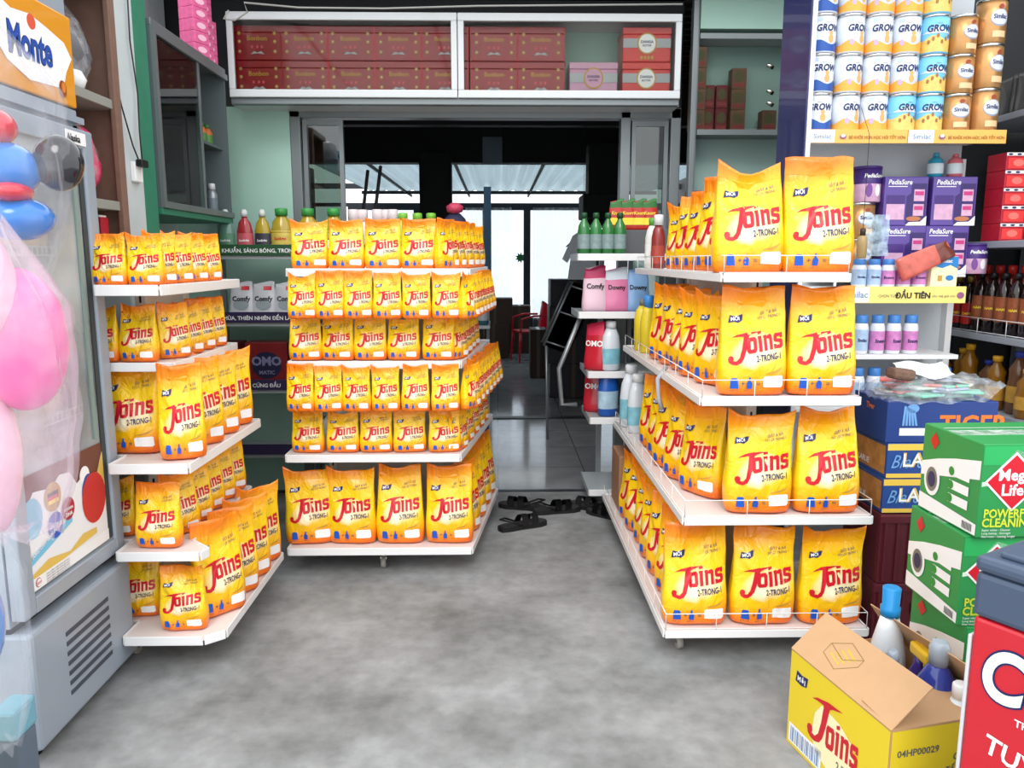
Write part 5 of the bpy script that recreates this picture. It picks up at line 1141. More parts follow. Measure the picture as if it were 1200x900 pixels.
for y0, y1, x in ((GY0+.03, GY0+.55, -1.512), (GY0+.10, GY0+.60, -1.528)):
    b = B()
    for a, c in ((y0, y0+.02), (y1-.02, y1)): b.box(x, x+.012, a, c, GZ0+.005, GZ1-.005, TRIMM)
    b.box(x, x+.012, y0+.02, y1-.02, GZ0+.005, GZ0+.025, TRIMM); b.box(x, x+.012, y0+.02, y1-.02, GZ1-.025, GZ1-.005, TRIMM); o = b.build('sliding_door', t, off)
    g = B(); g.box(x+.004, x+.008, y0+.02, y1-.02, GZ0+.025, GZ1-.025, glass('cabinet_door_glass', (190, 205, 200), .05)); g.build('glass_pane', o)
SC = bottle([(.024, 0), (.027, .004), (.027, .12), (.016, .145)], mat('aerosol_silver', (160, 165, 170), .3, .5), 'spray_can', 'spray can', [(.018, .145), (.018, .175), (.015, .178)], mat('cap_white', (225, 225, 225), .4), (.03, .10, mat('label_cool_grey', (120, 130, 140), .4)), seg=14)
for k in range(10): SC.put((-1.56-.03*(k % 2), GY0+.10+k*.088, GZ0+.001), label='silver spray can low in the green wall cabinet, %s from the near end' % ORD[k], group='spray cans in the wall cabinet')
OG = bottle([(.024, 0), (.028, .004), (.028, .075), (.016, .095)], mat('bottle_orange', (205, 110, 50), .4), 'small_bottle', 'bottle', [(.015, .095), (.015, .115), (.012, .117)], mat('cap_leaf', (60, 120, 60), .4), (.015, .06, mat('label_leaf', (90, 140, 70), .4)), seg=12)
for k in range(10): OG.put((-1.60, GY0+.12+k*.086, 2.0655), label='orange and green bottle on the cabinet\'s upper level, %s from the near end' % ORD[k], group='orange bottles in the wall cabinet')
PB = carton(.10, .10, .058, mat('pink_carton', (222, 100, 150), .4, var=.35, vscale=60), 'pink_box', 'box', lambda t, w, d, h: (lambda c: (c.poly(ellipse(0, h*.5, w*.3, h*.25), mat('print_palepink', (245, 190, 210), .4), FRONT(w, d)), c.build('box_print', t)))(B()))
for s_ in range(3):
    for k in range(7 if s_ < 2 else 4): PB.put((-1.56-.015*s_+(.0), 4.31+s_*.105, GZ1+.031+k*.0585), 1.1+random.uniform(-.08, .08), label='small pink box, %s from bottom in the %s stack on the cabinet' % (ORD[k], ('near', 'middle', 'far')[s_]), group='pink boxes on top of the wall cabinet')

# ============================================================ low wall shelves with liquids and pouches, between the left and middle racks
SY0, SY1 = 4.47, 4.78
t = thing('liquids_shelf_unit', 'shelf unit against the green wall with dish liquids and softener pouches', 'shelf unit', (-1.1, SY0, 0)); off = (1.1, -SY0, 0)
DKG = mat('strip_dark_green', (40, 82, 50), .4); DKP = mat('strip_dark_violet', (52, 40, 76), .4); SHG = mat('shelf_grey', (165, 170, 172), .4)
for z, m_, s_ in ((1.48, DKG, 'SẠCH KHUẨN, SÁNG BÓNG, TRƠN MÁT'), (1.105, DKP, 'ƯỚC MÙA, THIÊN NHIÊN ĐẾN LÀN DA'), (.72, DKP, 'SẠCH VẾT BẨN CỨNG ĐẦU'), (.34, DKP, '')):
    b = B(); b.box(-1.66, -.25, SY0, SY1, z-.03, z, SHG, .002); b.build('shelf_board', t, off)
    b = B(); b.box(-1.66, -.25, SY0-.012, SY0-.003, z-.008, z+.052, m_, .001); o = b.build('printed_strip', t, off)
    if s_: c = B(); c.text(s_, -1.62, z+.008, .030, WHITEP, on_plane((0, SY0-.0135, 0), (1, 0, 0), (0, 0, 1)), bold=.02); c.build('strip_text', t, off)
for x in (-1.65, -.27): b = B(); b.box(x-.015, x+.015, SY1, SY1+.03, 0, 2.2 if x < -1 else 1.5, ALU); b.build('upright', t, off)
def dish(rgb, capc, lab):
    return bottle([(.032, 0), (.038, .006), (.036, .06), (.034, .11), (.026, .15), (.013, .17), (.012, .18)], mat('liquid_%d_%d' % (rgb[0], rgb[2]), rgb, .15, trans=.25, coat=.5), 'dish_liquid_bottle', 'bottle', [(.014, .18), (.016, .20), (.008, .215)], mat('cap_%d' % capc[0], capc, .4), (.03, .10, mat('label_%d' % lab[0], lab, .4, var=.3, vscale=50)), sx=1.05, sy=.7, text='Sunlight', tcol=WHITEP, tsize=.015)
DL = [dish((120, 165, 150), (215, 220, 218), (90, 140, 110)), dish((190, 50, 60), (216, 220, 219), (200, 90, 100)), dish((200, 170, 40), (217, 221, 219), (60, 60, 70))]
for k, (px, v) in enumerate(((265, 0), (287, 1), (308, 2))):
    p = PY(px, 270, SY0+.07); DL[v].put((p.x, SY0+.07, 1.4805), 0, (1.25, 1.25, 1.15), label='%s dish liquid bottle on the green-strip shelf' % ('clear green', 'red', 'amber')[v])
JG = bottle([(.05, 0), (.062, .01), (.062, .12), (.05, .18), (.03, .205), (.028, .215)], mat('jug_yellow', (196, 168, 50), .15, trans=.2, coat=.5), 'dish_liquid_jug', 'jug', [(.034, .212), (.036, .25), (.028, .254)], mat('cap_bright_green', (60, 150, 70), .4), (.04, .13, mat('label_lemon', (215, 190, 90), .4, var=.4, vscale=30)), sy=.8, text='Sunlight', tcol=RED, tsize=.022)
for k, px in enumerate((330, 361, 391)): p = PY(px, 260, SY0+.08); JG.put((p.x, SY0+.08, 1.4805), label='yellow jug with green cap, %s from left behind the rack' % ORD[k], group='yellow jugs behind the middle rack')
WPB = bottle([(.03, 0), (.036, .005), (.036, .15), (.03, .18)], mat('pale_lotion', (225, 215, 215), .4), 'lotion_bottle', 'bottle', [(.031, .18), (.031, .245), (.028, .248)], mat('cap_palepink', (228, 214, 216), .4), seg=16)
for k, px in enumerate((414, 424, 442, 452, 460)): p = PY(px, 245, SY0+.08); WPB.put((p.x, SY0+.08+.02*(k % 2), 1.4805), 0, (.95, .95, 1), label='pale pink capped lotion bottle, %s from left above the middle rack' % ORD[k], group='pale capped bottles behind the middle rack')
LIM = bottle([(.032, 0), (.040, .006), (.040, .15), (.026, .19)], mat('lime_liquid', (190, 200, 90), .25, coat=.4), 'lime_bottle', 'bottle', [(.027, .19), (.027, .225), (.02, .229)], mat('cap_lime_green', (120, 185, 60), .4), seg=16)
for k, px in enumerate((472, 489, 505)): p = PY(px, 250, SY0+.08); LIM.put((p.x, SY0+.08, 1.4805), label='lime bottle with green cap, %s from left above the middle rack' % ORD[k], group='lime bottles behind the middle rack')
def comfy(c, fr):
    c.poly(ellipse(.0, .10, .05, .035), mat('print_leaf_grey', (150, 160, 165), .5), fr, .02); c.poly(rect(.0, .05, .19, .215), RED, fr, .02)
SP = pouch(.17, .235, .08, mat('pouch_white', (205, 205, 210), .3, coat=.4), text='Comfy', tcol=BLACK, tsize=.042, name='softener_pouch', cat='pouch', extra=comfy)
for k, px in enumerate((284, 310, 336)): p = PY(px, 350, SY0+.09); SP.put((p.x, SY0+.09, 1.1055), 0, (.9, 1, .9), label='white softener pouch, %s from left on the purple-strip shelf' % ORD[k], group='white softener pouches')
def omi(t, w, d, h): c = B(); c.poly(ellipse(0, h*.5, w*.35, h*.3), mat('print_deep_navy', (30, 30, 60), .4), FRONT(w, d)); c.text('OMO', 0, h*.5, .07, mat('print_shaded_lilac', (120, 118, 150), .5), FRONT(w, d, .002), bold=.04, align='CENTER'); c.text('MATIC', 0, h*.3, .03, MATS['print_shaded_lilac'], FRONT(w, d, .002), bold=.03, align='CENTER'); c.build('box_print', t)  # lettering colour is dulled to paint in the shadow on this shelf
OM = carton(.24, .16, .26, mat('box_dark_red', (120, 24, 30), .4, var=.5, vscale=12), 'detergent_box', 'box', omi)
for k, px in enumerate((262, 318)): p = PY(px, 440, SY0+.1); OM.put((p.x, SY0+.1, .7205), label='dark red detergent box on the third shelf, %s of two' % ('left', 'right')[k])
# dark cloth and pink item on top behind the middle rack
p = PY(528, 245, 4.2); t = thing('hanging_bag', 'dark blue bag with a pink knot behind the right end of the middle rack', 'bag', (p.x, 4.62, 1.481)); b = B(); b.lathe([(.05, 0), (.08, .02), (.085, .12), (.06, .2), (.03, .23)], mat('dark_blue_cloth', (32, 34, 66), .7, bump=.5), seg=16, sy=.7); b.build('bag_body', t); b = B(); b.lathe([(.01, .225), (.045, .24), (.05, .27), (.02, .29)], mat('pink_knot', (190, 60, 90), .5, bump=.6), seg=12); b.build('knot', t)

# ============================================================ inside the shop
def lump(p, name, cat, label, w, d, h, m, extra=None):
    t = thing(name, label, cat, p); b = B(); b.box(-w/2, w/2, 0, d, 0, h, m, .006); b.build('box_body', t)
    b = B(); b.box(-w/2+.004, w/2-.004, -.001, d+.001, h*.46, h*.54, mat('packing_tape', (150, 120, 80), .3)) if False else None
    c = B(); c.box(-.02, .02, -.0015, d+.0015, h*.0+.002, h+.0015, mat('parcel_tape', (96, 78, 60), .3)); c.build('tape', t)
    if extra: extra(t)
    return t
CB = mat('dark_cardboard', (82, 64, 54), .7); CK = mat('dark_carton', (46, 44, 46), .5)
# side rack behind the joins island
RB_ = 4.42
t = thing('side_rack', 'grey rack with bent tube frame inside the entrance on the right', 'display rack', (.8, RB_, 0)); off = (-.8, -RB_, 0)
rz_ = [PY(700, y, RB_).z for y in (490, 436, 366, 298)]; rx_ = [PY(x, 400, RB_).x for x in (693, 690, 678, 676)]
for z, x in zip(rz_+[.12], rx_+[rx_[0]]):
    b = B(); b.box(x, 1.2, RB_, RB_+.40, z-.012, z, SHG); b.box(x, 1.2, RB_-.006, RB_, z-.035, z+.004, WHITE, .002); b.box(x-.006, x, RB_, RB_+.40, z-.035, z+.004, SHG, .002); b.build('shelf', t, off)
b = B(); pts = [PY(680, 372, RB_+.1), PY(655, 432, RB_+.1), PY(658, 474, RB_+.1), PY(676, 474, RB_+.1)]
b.tube(pts, .014, ALU, 8); b.build('bent_frame', t, off)
b = B(); b.box(1.17, 1.2, RB_+.40, RB_+.43, 0, 1.6, ALU); b.box(.62, .65, RB_+.40, RB_+.43, 0, 1.6, ALU); b.build('upright', t, off)
GB = bottle([(.03, 0), (.036, .005), (.036, .12), (.03, .16), (.014, .19), (.013, .205)], mat('green_glassy', (50, 120, 60), .15, coat=.5), 'green_bottle', 'bottle', [(.018, .2), (.018, .225), (.014, .23)], mat('cap_dark_green', (30, 80, 45), .4), (.03, .11, mat('label_grey_green', (130, 150, 150), .4, var=.4, vscale=40)), seg=14)
for k, px in enumerate((684, 698, 712, 726)): p = PY(px, 290, RB_+.07); GB.put((p.x, RB_+.07, rz_[3]+.001), label='green bottle, %s from left on the top of the inner rack' % ORD[k], group='green bottles on the inner rack')
def knor(c, fr): c.poly(rect(-.04, .04, .03, .07), YELP, fr, .02)
KN = pouch(.10, .17, .03, mat('seasoning_red', (190, 40, 30), .35, coat=.4), mat('seasoning_green', (50, 110, 50), .4), 'Knorr', YELP, .026, 'seasoning_packet', 'packet', extra=knor)
for k, px in enumerate((722, 735, 748, 760)): p = PY(px, 256, RB_+.25); KN.put((p.x, RB_+.22, rz_[3]+.14), label='red and yellow seasoning packet, %s from left over the green bottles' % ORD[k], group='seasoning packets on the inner rack')
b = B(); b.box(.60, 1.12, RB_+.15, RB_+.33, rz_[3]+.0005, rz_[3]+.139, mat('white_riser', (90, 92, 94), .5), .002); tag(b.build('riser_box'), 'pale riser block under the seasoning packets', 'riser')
def dwn(c, fr): c.poly(ellipse(.0, .08, .05, .03), WHITEP, fr, .02)
DW = pouch(.17, .24, .08, mat('pouch_pink', (215, 120, 160), .3, coat=.4), mat('pouch_paleblue', (205, 215, 225), .3), 'Downy', BLACK, .036, 'softener_pouch', 'pouch')
CF_ = pouch(.16, .25, .08, mat('pouch_pinkwhite', (225, 190, 205), .3, coat=.4), mat('pouch_magenta', (190, 50, 100), .3), 'Comfy', BLACK, .040, 'softener_pouch', 'pouch')
BL_ = pouch(.15, .24, .08, mat('pouch_lightblue', (130, 170, 215), .3, coat=.4), None, 'Downy', BLACK, .036, 'softener_pouch', 'pouch')
for k, (px, P_, lb) in enumerate(((697, CF_, 'white and pink softener pouch left on the inner rack\'s second shelf'), (722, DW, 'pink softener pouch in the middle of the inner rack\'s second shelf'), (747, BL_, 'pale blue softener pouch behind the yellow bottle'))):
    p = PY(px, 345, RB_+.08); P_.put((p.x, RB_+.08, rz_[2]+.001), 0, (.92, 1, 1.0), label=lb)
RDP = pouch(.13, .27, .07, mat('pouch_red', (195, 30, 50), .3, coat=.4), mat('pouch_hotpink', (225, 50, 90), .3), 'OMO', WHITEP, .045, 'detergent_pouch', 'pouch')
for k, px in enumerate((690, 702)): p = PY(px, 410, RB_+.1); RDP.put((p.x+.035, RB_+.08+.08*k, rz_[1]+.001), -.5, label='red detergent pouch, %s on the third level of the inner rack' % ('nearer', 'farther')[k])
WJ = bottle([(.04, 0), (.05, .01), (.052, .14), (.045, .2), (.025, .25)], mat('jug_white', (215, 222, 228), .3, coat=.4), 'laundry_jug', 'jug', [(.03, .245), (.031, .28), (.026, .285)], mat('cap_snow', (230, 235, 238), .4), (.04, .13, mat('label_aqua', (130, 190, 205), .4, var=.5, vscale=20)), sx=1.1, sy=.8)
WJ2 = bottle([(.04, 0), (.05, .01), (.052, .14), (.045, .2), (.025, .25)], mat('jug_blue', (30, 90, 180), .3, coat=.4), 'laundry_jug', 'jug', [(.03, .245), (.031, .28), (.026, .285)], mat('cap_light_blue', (90, 160, 215), .4), (.04, .13, mat('label_sky', (170, 200, 230), .4, var=.5, vscale=20)), sx=1.1, sy=.8)
p = PY(712, 405, RB_+.05); WJ.put((p.x+.02, RB_+.06, rz_[1]+.001), .3, label='white laundry jug beside the red pouches on the inner rack')
p = PY(707, 470, RB_+.05); WJ2.put((p.x+.03, RB_+.07, rz_[0]+.001), .3, (1.1, 1.1, 1.15), label='blue laundry jug on the bottom of the inner rack')
p = PY(690, 470, RB_+.05); RDP.put((p.x+.05, RB_+.2, rz_[0]+.001), -.3, label='red pouch on the bottom of the inner rack')
# goods at the far end of the island rack
YB = bottle([(.03, 0), (.037, .006), (.038, .16), (.030, .21), (.014, .235)], mat('bottle_yellow', (225, 200, 40), .35, coat=.4), 'cleaner_bottle', 'bottle', [(.016, .235), (.017, .265), (.012, .268)], mat('cap_grey', (120, 120, 110), .4), sx=1.1)
YB2 = bottle([(.03, 0), (.037, .006), (.038, .16), (.030, .21), (.022, .235)], mat('bottle_yellow', (225, 200, 40)), 'cleaner_bottle', 'bottle', [(.024, .23), (.025, .29), (.02, .294)], mat('cap_mid_blue', (60, 140, 215), .35), sx=1.1)
YB.put((RXL[2]+.06, 4.12, RZ[2]+.001), .3, label='yellow bottle with grey cap at the far end of the island rack'); YB2.put((RXL[2]+.07, 4.00, RZ[2]+.001), .3, label='yellow bottle with blue cap just before the powder bags')
WE = bottle([(.03, 0), (.034, .006), (.034, .16), (.026, .20), (.014, .225)], mat('bottle_cream', (225, 225, 218), .4), 'cleaner_bottle', 'bottle', [(.016, .225), (.018, .26), (.012, .265)], mat('cap_leafy', (90, 160, 70), .4), (.03, .13, mat('label_offwhite', (235, 235, 230), .4)), text='EL', tcol=RED, tsize=.04)
WE.put((RXL[3]+.05, 4.16, RZ[3]+.001), .2, label='white bottle with red letters on the island rack\'s top shelf end')
bottle([(.03, 0), (.034, .006), (.034, .16), (.026, .20), (.014, .225)], mat('bottle_maroon', (140, 45, 40), .3, coat=.4), 'cleaner_bottle', 'bottle', [(.024, .222), (.024, .27), (.02, .274)], mat('cap_white', (225, 225, 225), .4), (.03, .12, mat('label_rust', (170, 70, 60), .4))).put((RXL[3]+.06, 4.04, RZ[3]+.001), .2, label='maroon bottle with white cap on the island rack\'s top shelf')
WJ.put((RXL[1]+.07, 4.20, RZ[1]+.001), .3, (1.1, 1.1, 1.2), label='white laundry jug at the far end of the island rack\'s third shelf'); WJ.put((RXL[1]+.08, 4.05, RZ[1]+.001), .5, (1.05, 1.05, 1.1), label='white laundry jug between the far jug and the powder bags')
lump((RXL[0]+.14, 4.02, RZ[0]+.001), 'cardboard_box', 'box', 'brown cardboard box on the island rack\'s bottom shelf at the far end', .2, .26, .30, mat('kraft_mid', (160, 118, 88), .7))
# dark goods on the left inside
t = thing('inner_shelf', 'low dark shelf crowded with goods inside the shop, left of the aisle', 'shelf unit', (-.3, 6.3, 0)); off = (.3, -6.3, 0)
for z in (.12, .55, .95): b = B(); b.box(-.75, -.06, 6.0, 6.5, z-.025, z, SHG); b.build('shelf_board', t, off)
for x in (-.74, -.08): b = B(); b.box(x-.012, x+.012, 6.48, 6.5, 0, 1.3, SHG); b.build('upright', t, off)
R = random.Random(11); cols_ = [mat('dim_blue', (60, 90, 150), .4), mat('dim_maroon', (100, 40, 50), .4), mat('dim_teal', (50, 100, 110), .4), mat('dim_white', (170, 175, 180), .4)]
dimP = [bottle([(.035, 0), (.042, .006), (.042, .13), (.02, .18)], c_, 'household_bottle', 'bottle', [(.02, .18), (.02, .21), (.016, .214)], cols_[3], (.03, .11, cols_[(i+1) % 4]), seg=12) for i, c_ in enumerate(cols_)]
cn2 = ['blue', 'maroon', 'teal', 'white']; 
for lv, z in enumerate((.12, .55, .95)):
    for k in range(4): dimP[(k+lv) % 4].put((-.12-.13*k, 6.06, z+.001), 0, (1.2, 1.2, 1.2), label='%s household bottle on the dim inner shelf, %s level, %s from the aisle' % (cn2[(k+lv) % 4], ('low', 'middle', 'upper')[lv], ORD[k]), group='household bottles on the dim inner shelf')
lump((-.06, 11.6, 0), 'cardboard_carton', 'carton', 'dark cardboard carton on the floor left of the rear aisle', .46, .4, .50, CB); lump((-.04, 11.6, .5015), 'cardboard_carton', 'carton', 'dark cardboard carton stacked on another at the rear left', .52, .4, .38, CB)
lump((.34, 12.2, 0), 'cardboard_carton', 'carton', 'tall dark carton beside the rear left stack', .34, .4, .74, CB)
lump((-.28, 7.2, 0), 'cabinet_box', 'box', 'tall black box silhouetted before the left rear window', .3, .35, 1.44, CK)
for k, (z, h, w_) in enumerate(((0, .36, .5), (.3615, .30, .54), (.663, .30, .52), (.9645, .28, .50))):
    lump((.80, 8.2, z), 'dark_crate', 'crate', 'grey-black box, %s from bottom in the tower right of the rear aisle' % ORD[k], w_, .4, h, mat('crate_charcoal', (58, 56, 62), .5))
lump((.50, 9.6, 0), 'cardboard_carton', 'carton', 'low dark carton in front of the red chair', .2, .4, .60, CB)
# red plastic chair at the back
RP = mat('red_plastic', (225, 25, 45), .3, coat=.3, trans=.0, sss=.2); t = thing('plastic_chair', 'red plastic chair seen against the bright rear window', 'chair', (.45, 11.3, 0), radians(-75))
b = B(); b.box(-.21, .21, -.2, .2, .42, .445, RP, .012); b.build('seat', t)
b = B(); n = 10; g = [[b.bm.verts.new((-.2+.4*i/n, .2+.06*(j/n)-.05*(1-(2*i/n-1)**2), .44+(.42-.08*(2*i/n-1)**2)*j/n)) for j in range(n+1)] for i in range(n+1)]
b._tag([b.bm.faces.new((g[i][j], g[i+1][j], g[i+1][j+1], g[i][j+1])) for i in range(n) for j in range(n)], RP, True); bmesh.ops.solidify(b.bm, geom=b.bm.faces[:], thickness=.012); b.build('backrest', t)
for x in (-.19, .19):
    for y in (-.18, .18): b = B(); b.tube([(x, y, .42), (x*1.15, y*1.15, 0)], [.022, .016], RP, 8); b.build('leg', t)
for s_ in (-1, 1): b = B(); b.tube([(s_*.21, .2, .66), (s_*.24, 0, .66), (s_*.23, -.17, .62), (s_*.21, -.19, .44)], .015, RP, 8); b.build('armrest', t)
# dark folding rack, shirt, broom poles, hanging board, green sprig
t = thing('leaning_rack', 'dark wire folding rack leaning beside the aisle inside', 'rack', (.62, 5.9, 0)); off = (-.62, -5.9, 0)
for dx in (0, .5):
    b = B(); b.tube([PY(637, 405, 6.2)+Vector((dx*.0, dx*.5, 0)), PY(671, 330, 6.2)+Vector((0, dx*.5, 0))], .010, ALU, 8); b.build('side_tube', t, off)
for a in ((655, 365, 700), (640, 400, 690), (669, 335, 700)):
    q0 = PY(a[0], a[1], 6.2); b = B(); b.tube([q0, q0+Vector((.18, 0, -.06))], .008, ALU, 6); b.build('cross_tube', t, off)
b = B(); q = [PY(637, 405, 6.22), PY(671, 330, 6.22)]; w3 = Vector((.2, 0, -.07)); vs = [b.bm.verts.new(x) for x in (q[0], q[0]+w3, q[1]+w3, q[1])]; b._tag([b.bm.faces.new(vs)], CK); bmesh.ops.solidify(b.bm, geom=b.bm.faces[:], thickness=.01); b.build('dark_panel', t, off)
b = B(); q = PY(640, 405, 6.2); b.tube([q, (q.x+.02, 6.25, 0)], .01, ALU, 8); b.build('leg', t, off)
t = thing('hanging_shirt', 'light grey short-sleeved shirt hanging before the bright window', 'shirt', PY(682, 272, 6.6)); SG = mat('grey_cloth', (225, 230, 238), .8, bump=.4, bscale=40)
b = B(); outl = [(-.03, 0), (-.075, -.03), (-.16, -.22), (-.12, -.25), (-.085, -.19), (-.11, -.38), (.12, -.40), (.12, -.2), (.16, -.24), (.19, -.2), (.10, -.03), (.05, 0), (.01, -.02)]
fr_, bk_ = [], []
n = len(outl); A = [b.bm.verts.new((x, -.02-.012*sin(x*40), y)) for x, y in outl]; Bk = [b.bm.verts.new((x, .03+.012*sin(x*40), y)) for x, y in outl]
fs = [b.bm.faces.new(A), b.bm.faces.new(Bk[::-1])]+[b.bm.faces.new((A[i], Bk[i], Bk[(i+1) % n], A[(i+1) % n])) for i in range(n)]; b._tag(fs, SG); b.build('cloth', t)
b = B(); b.tube([(-.13, 0, -.12), (0, 0, -.005), (.15, 0, -.11)], .006, BLACK, 6); b.tube([(0, 0, -.005), (0, 0, .05), (.02, 0, .07), (.035, 0, .05)], .003, CHROME, 6); b.tube([(.012, 0, .07), (.012, 0, 3.0-PY(682, 272, 6.6).z)], .0015, BLACK, 5); b.build('hanger', t)
for k, (a, c) in enumerate((((446, 195), (438, 262)), ((431, 200), (424, 262)))):
    b = B(); p_, q_ = PY(*a, 6.0), PY(*c, 5.8); d3 = (q_-p_); q_ = p_+d3*(p_.z/(-d3.z)); b.tube([p_, q_], .013, mat('pole_grey', (120, 122, 125), .4), 8); tag(b.build('broom_handle'), '%s thin pole leaning inside the dark doorway' % ('brighter', 'dimmer')[k], 'pole')
t = thing('hanging_board', 'pale blue rectangular board hanging in the dark doorway', 'sign', PY(577, 176, 7.0)); b = B(); b.box(-.085, .085, -.004, .004, -.11, .11, mat('board_blue', (84, 104, 122), .5), .002); b.build('board', t)
for x in (-.07, .07): b = B(); b.tube([(x, 0, .11), (x, 0, 3.0-PY(577, 176, 7.0).z)], .002, BLACK, 5); b.build('cord', t)
p = PY(610, 302, 13.9); b = B()
for k in range(9):
    a = k*.7; b.poly([(0, 0), (.05*cos(a)-.02*sin(a), .05*sin(a)+.02*cos(a)), (.10*cos(a), .10*sin(a)), (.05*cos(a)+.02*sin(a), .05*sin(a)-.02*cos(a))], mat('leaf_green', (40, 120, 60), .5), lambda x, y: Vector((x, -.01*k/9, y)))
tag(b.build('leaf_sprig', None, (p.x, 14.018, p.z)), 'small green leaf sprig on the rear window', 'plant')

# ============================================================ wall cabinet to the right of the entrance
t = thing('recessed_wall_cabinet', 'grey-framed recessed cabinet right of the entrance with small boxes', 'cabinet', (1.14, 4.66, 1.2)); off = (-1.14, -4.66, -1.2)
CX0, CX1, CY0, CY1 = 1.14, 1.78, 4.70, 4.86
b = B(); b.box(CX0, CX1, CY1-.012, CY1-.002, 1.2, 2.9, mat('pale_green_board', (150, 178, 172), .6)); b.box(CX0, CX0+.012, CY0, CY1-.012, 1.2, 2.9, TRIMM); b.box(CX1-.012, CX1, CY0, CY1-.012, 1.2, 2.9, TRIMM); b.box(CX0+.012, CX1-.012, CY0-.02, CY1-.012, 2.74, 2.9, GREENW); b.build('carcass', t, off)
for z in (2.715, 2.19, 1.70): b = B(); b.box(CX0+.012, CX1-.012, CY0-.025, CY1-.012, z-.03, z, TRIMM); b.build('shelf_rail', t, off)
b = B(); b.box(CX0-.03, CX0, CY0-.03, CY0+.02, 0, 2.9, TRIMM, .003); b.build('upright', t, off)
g = B(); g.box(CX0+.012, CX1-.012, CY0-.018, CY0-.014, 2.20, 2.685, glass('cabinet_glass', (245, 247, 245), .015)); g.build('glass_pane', t, off)
def tb(t, w, d, h): c = B(); c.poly(ellipse(0, h*.6, w*.38, h*.25), mat('print_olive', (90, 84, 50), .5), FRONT(w, d)); c.poly(rect(-w*.4, w*.4, h*.1, h*.28), mat('print_dusty_red', (150, 60, 60), .5), FRONT(w, d)); c.build('box_print', t)
TB = carton(.085, .08, .115, mat('tea_box', (120, 84, 60), .5, var=.3, vscale=30), 'tea_box', 'box', tb)
TC = carton(.085, .08, .13, mat('tea_box_red', (120, 36, 44), .4, var=.2, vscale=30), 'tea_box', 'box', tb)
for s_, (px, n) in enumerate(((818, 4), (865, 3), (902, 1))):
    for k in range(n): p = PY(px, 100, CY0+.04); TB.put((p.x, CY0+.06, 2.1905+k*.116), label='brown tea box, %s from bottom in the %s stack of the recessed cabinet' % (ORD[k], ('left', 'middle', 'right')[s_]), group='brown tea boxes')
for k, px in enumerate((832, 847)):
    for j in (0, 1): p = PY(px, 100, CY0+.04); TC.put((p.x+.003*k, CY0+.085, 2.1905+j*.131), 0, (.8, .7, 1), label='dark red tea box, %s %s, between the brown stacks' % (('upper', 'lower')[1-j], ('left', 'right')[k]), group='dark red tea boxes')
for k, px in enumerate((815, 840, 862, 885, 903)): p = PY(px, 190, CY0+.04); TB.put((p.x, CY0+.06, 1.7005), 0, (1, 1, 1.3), label='brown tea box on the lower level, %s from left above the powder bags' % ORD[k], group='tea boxes on the lower level')
for k, (px, py) in enumerate(((903, 78), (903, 108), (903, 122))): 
    p = PY(px, py, CY0-.03); b = B(); b.tube([(-.02, 0, .012), (.015, 0, -.008)], .011, CHROME, 10); b.tube([(0, 0, 0), (0, .014, 0)], .006, BLACK, 8); tag(b.build('cabinet_clip', None, p), 'small metal clip on the cabinet glass, %s from top' % ORD[k], 'clip')

# wires along the ceiling edge
b = B(); b.tube([PY(268, 12, 4.45), PY(262, 22, 4.45), PY(275, 24, 4.45), PY(290, 14, 4.45), PY(286, 3, 4.45), PY(350, 9, 4.45), PY(450, 10, 4.45), PY(560, 7, 4.45), PY(800, 5, 4.45)], .005, mat('cable_white', (150, 150, 145), .5), 6)
tag(b.build('loose_cable'), 'pale cable looping along above the overhead cabinet', 'cable')

# ============================================================ sandals on the threshold
SR = mat('sandal_rubber', (24, 24, 26), .6, bump=.2)
def sandal():
    t = thing('sandal', 'sandal', 'sandal'); sh_ = [(.0, -.13), (.028, -.125), (.036, -.08), (.034, -.02), (.042, .05), (.044, .09), (.03, .125), (.0, .135), (-.028, .12), (-.04, .08), (-.036, .03), (-.028, -.03), (-.034, -.09), (-.024, -.125)]
    b = B(); b.prism(sh_, SR, 0, .022); b.build('sole', t)
    b = B(); b.prism([(x*.88, y*.93) for x, y in sh_], mat('insole', (52, 50, 50), .7), .0222, .025); b.build('insole', t)
    for y0, hh in ((.05, .045), (-.005, .05)):
        b = B(); g = [[b.bm.verts.new((.043*cos(pi*i/8), y0+.018*(j-1)+.01*sin(pi*i/8), .018+hh*sin(pi*i/8))) for j in range(3)] for i in range(9)]
        b._tag([b.bm.faces.new((g[i][j], g[i+1][j], g[i+1][j+1], g[i][j+1])) for i in range(8) for j in range(2)], SR, True); bmesh.ops.solidify(b.bm, geom=b.bm.faces[:], thickness=.004); b.build('strap', t)
    b = B(); b.tube([(.034, -.01, .02), (.036, -.08, .05), (0, -.125, .06), (-.034, -.08, .05), (-.032, -.01, .02)], .005, SR, 6); b.build('heel_strap', t)
    return t
SD = Proto(sandal)
for (px, py, a, lb) in ((612, 618, -1.1, 'black sandal lying nearest, left of the group'), (612, 596, 1.25, 'black sandal at the far left of the group'), (652, 600, -1.3, 'black sandal in the middle of the group'), (692, 597, .9, 'black sandal beside the island rack\'s wheel'), (712, 606, .8, 'black sandal half under the island rack')):
    q = PZ(px, py, 0); SD.put((q.x, q.y, .0005), a, (1.1, 1.1, 1.1), label=lb, group='black sandals')

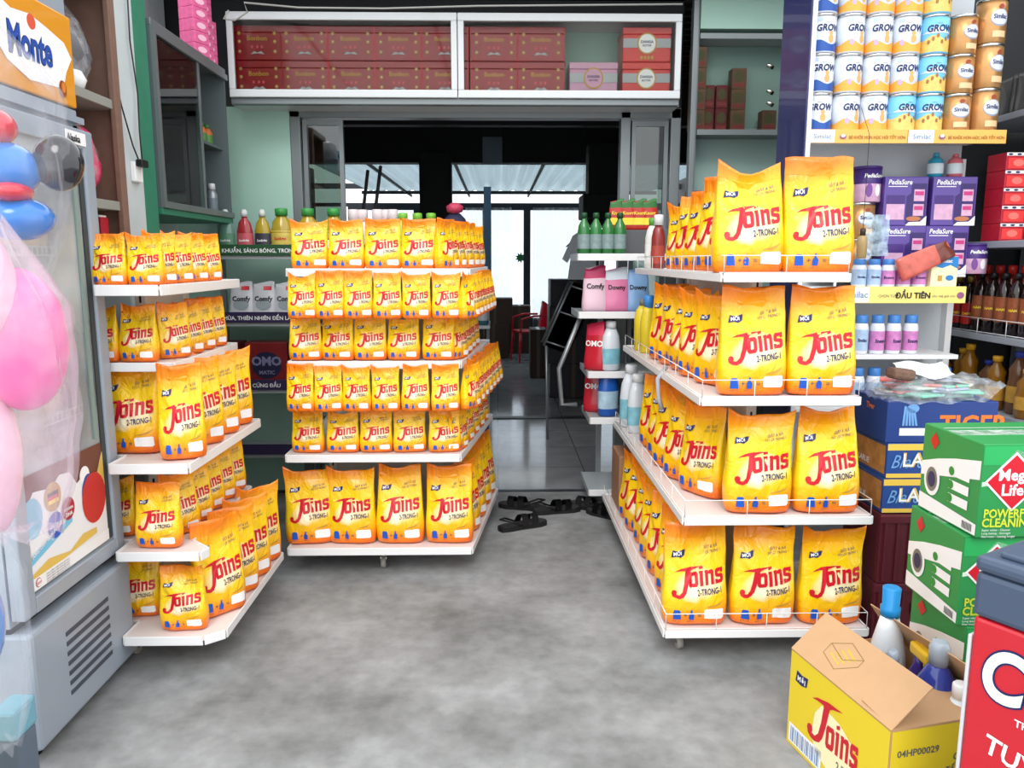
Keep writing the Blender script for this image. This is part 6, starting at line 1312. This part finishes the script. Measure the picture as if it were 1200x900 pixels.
# ============================================================ bagged inflatable toys hanging at the left foreground
def skin_toy(name, label, loc, balls, wrap=None, wcol=None, hook=2.95):
    t = thing(name, label, 'inflatable toy', loc)
    for nm, (x, y, z), (rx, ry, rz2), m_ in balls:
        b = B(); bmesh.ops.create_uvsphere(b.bm, u_segments=24, v_segments=14, radius=1)
        for v in b.bm.verts: v.co = Vector((x+v.co.x*rx, y+v.co.y*ry, z+v.co.z*rz2))
        b._tag(b.bm.faces[:], m_, True); b.build(nm, t)
    if wrap:
        b = B(); (w_, z0, z1) = wrap; nu, nv = 40, 34; rg = []
        for j in range(nv+1):
            v = j/nv; r = w_*(.55+.45*sin(min(1, v*2.2)*pi/2))*(1 if v < .75 else 1-(v-.75)/.25*.92)
            rg.append([b.bm.verts.new((r*cos(2*pi*k/nu)*(1+.10*sin(k*1.9+v*11))*1.0, r*.75*sin(2*pi*k/nu)*(1+.08*sin(k*2.3+v*9)), z0+(z1-z0)*v+.012*sin(k*1.3))) for k in range(nu)])
        b._tag([b.bm.faces.new((rg[j][k], rg[j][(k+1) % nu], rg[j+1][(k+1) % nu], rg[j+1][k])) for j in range(nv) for k in range(nu)], wcol, True); b._tag([b.bm.faces.new(rg[0][::-1])], wcol); b.build('clear_bag', t)
        b = B(); b.tube([(0, 0, z1-.01), (0, 0, hook-loc[2])], .0025, WIRE, 5); b.build('cord', t)
    return t
BLU = mat('inflatable_blue', (0, 118, 205), .2, coat=.6); REDI = mat('inflatable_red', (215, 40, 60), .2, coat=.6); GRI = mat('inflatable_charcoal', (34, 34, 40), .15, coat=.7); PKI = mat('inflatable_pink', (235, 90, 165), .3, coat=.5); YLI = mat('inflatable_yellow', (245, 200, 40), .3, coat=.5); PPI = mat('inflatable_palepink', (238, 190, 210), .3, coat=.5)
TF = film('toy_bag_film', (210, 210, 216), .11, .2, .6, 18); TF2 = film('toy_bag_film_dense', (222, 205, 215), .24, .25, .6, 14)
q = PY(8, 215, 1.30)
skin_toy('inflatable_toy', 'blue and red inflatable toy in clear plastic hanging before the fridge', tuple(q), [
    ('body', (.0, 0, 0.02), (.050, .05, .045), BLU), ('body', (.012, 0, -.055), (.055, .05, .035), BLU), ('ring', (-.01, -.01, .085), (.035, .04, .03), REDI), ('ring', (.02, -.02, -.015), (.026, .04, .016), REDI), ('wheel', (.068, .03, .035), (.040, .03, .045), GRI), ('head', (-.04, 0, .17), (.035, .04, .03), YLI)], (.092, -.14, .24), TF)
q = PY(10, 400, 1.08)
skin_toy('inflatable_toy', 'pink inflatable toy in milky plastic hanging below the blue one', tuple(q), [
    ('body', (.005, .02, .0), (.062, .05, .10), PKI), ('head', (-.03, -.02, .075), (.055, .05, .085), PPI), ('patch', (-.035, -.065, .07), (.025, .012, .035), mat('inflatable_cream', (240, 225, 170), .4)), ('body', (-.05, 0, -.16), (.045, .05, .12), PPI)], (.080, -.27, .16), TF2, hook=2.95)
q = PY(-24, 735, .92)
skin_toy('inflatable_toy', 'blue inflatable seen at the left edge low down', tuple(q), [('body', (-.018, .0, 0), (.04, .05, .075), BLU)], (.055, -.16, .16), TF, hook=2.95)
b = B(); b.tube([(-1.3, 1.25, 2.95), (-.4, 1.25, 2.95)], .012, ALU, 10); b.tube([(-.9, .9, 2.95), (-.9, 1.4, 2.95)], .012, ALU, 10); b.tube([(-.62, .9, 2.95), (-.62, 1.4, 2.95)], .012, ALU, 10); b.tube([(-1.3, 1.25, 2.95), (-1.3, 4.5, 2.95)], .012, ALU, 10); b.tube([(-.4, 1.25, 2.95), (-.4, 4.5, 2.95)], .012, ALU, 10)
tag(b.build('hanging_rail'), 'metal rail over the frame from which bagged toys hang', 'rail')
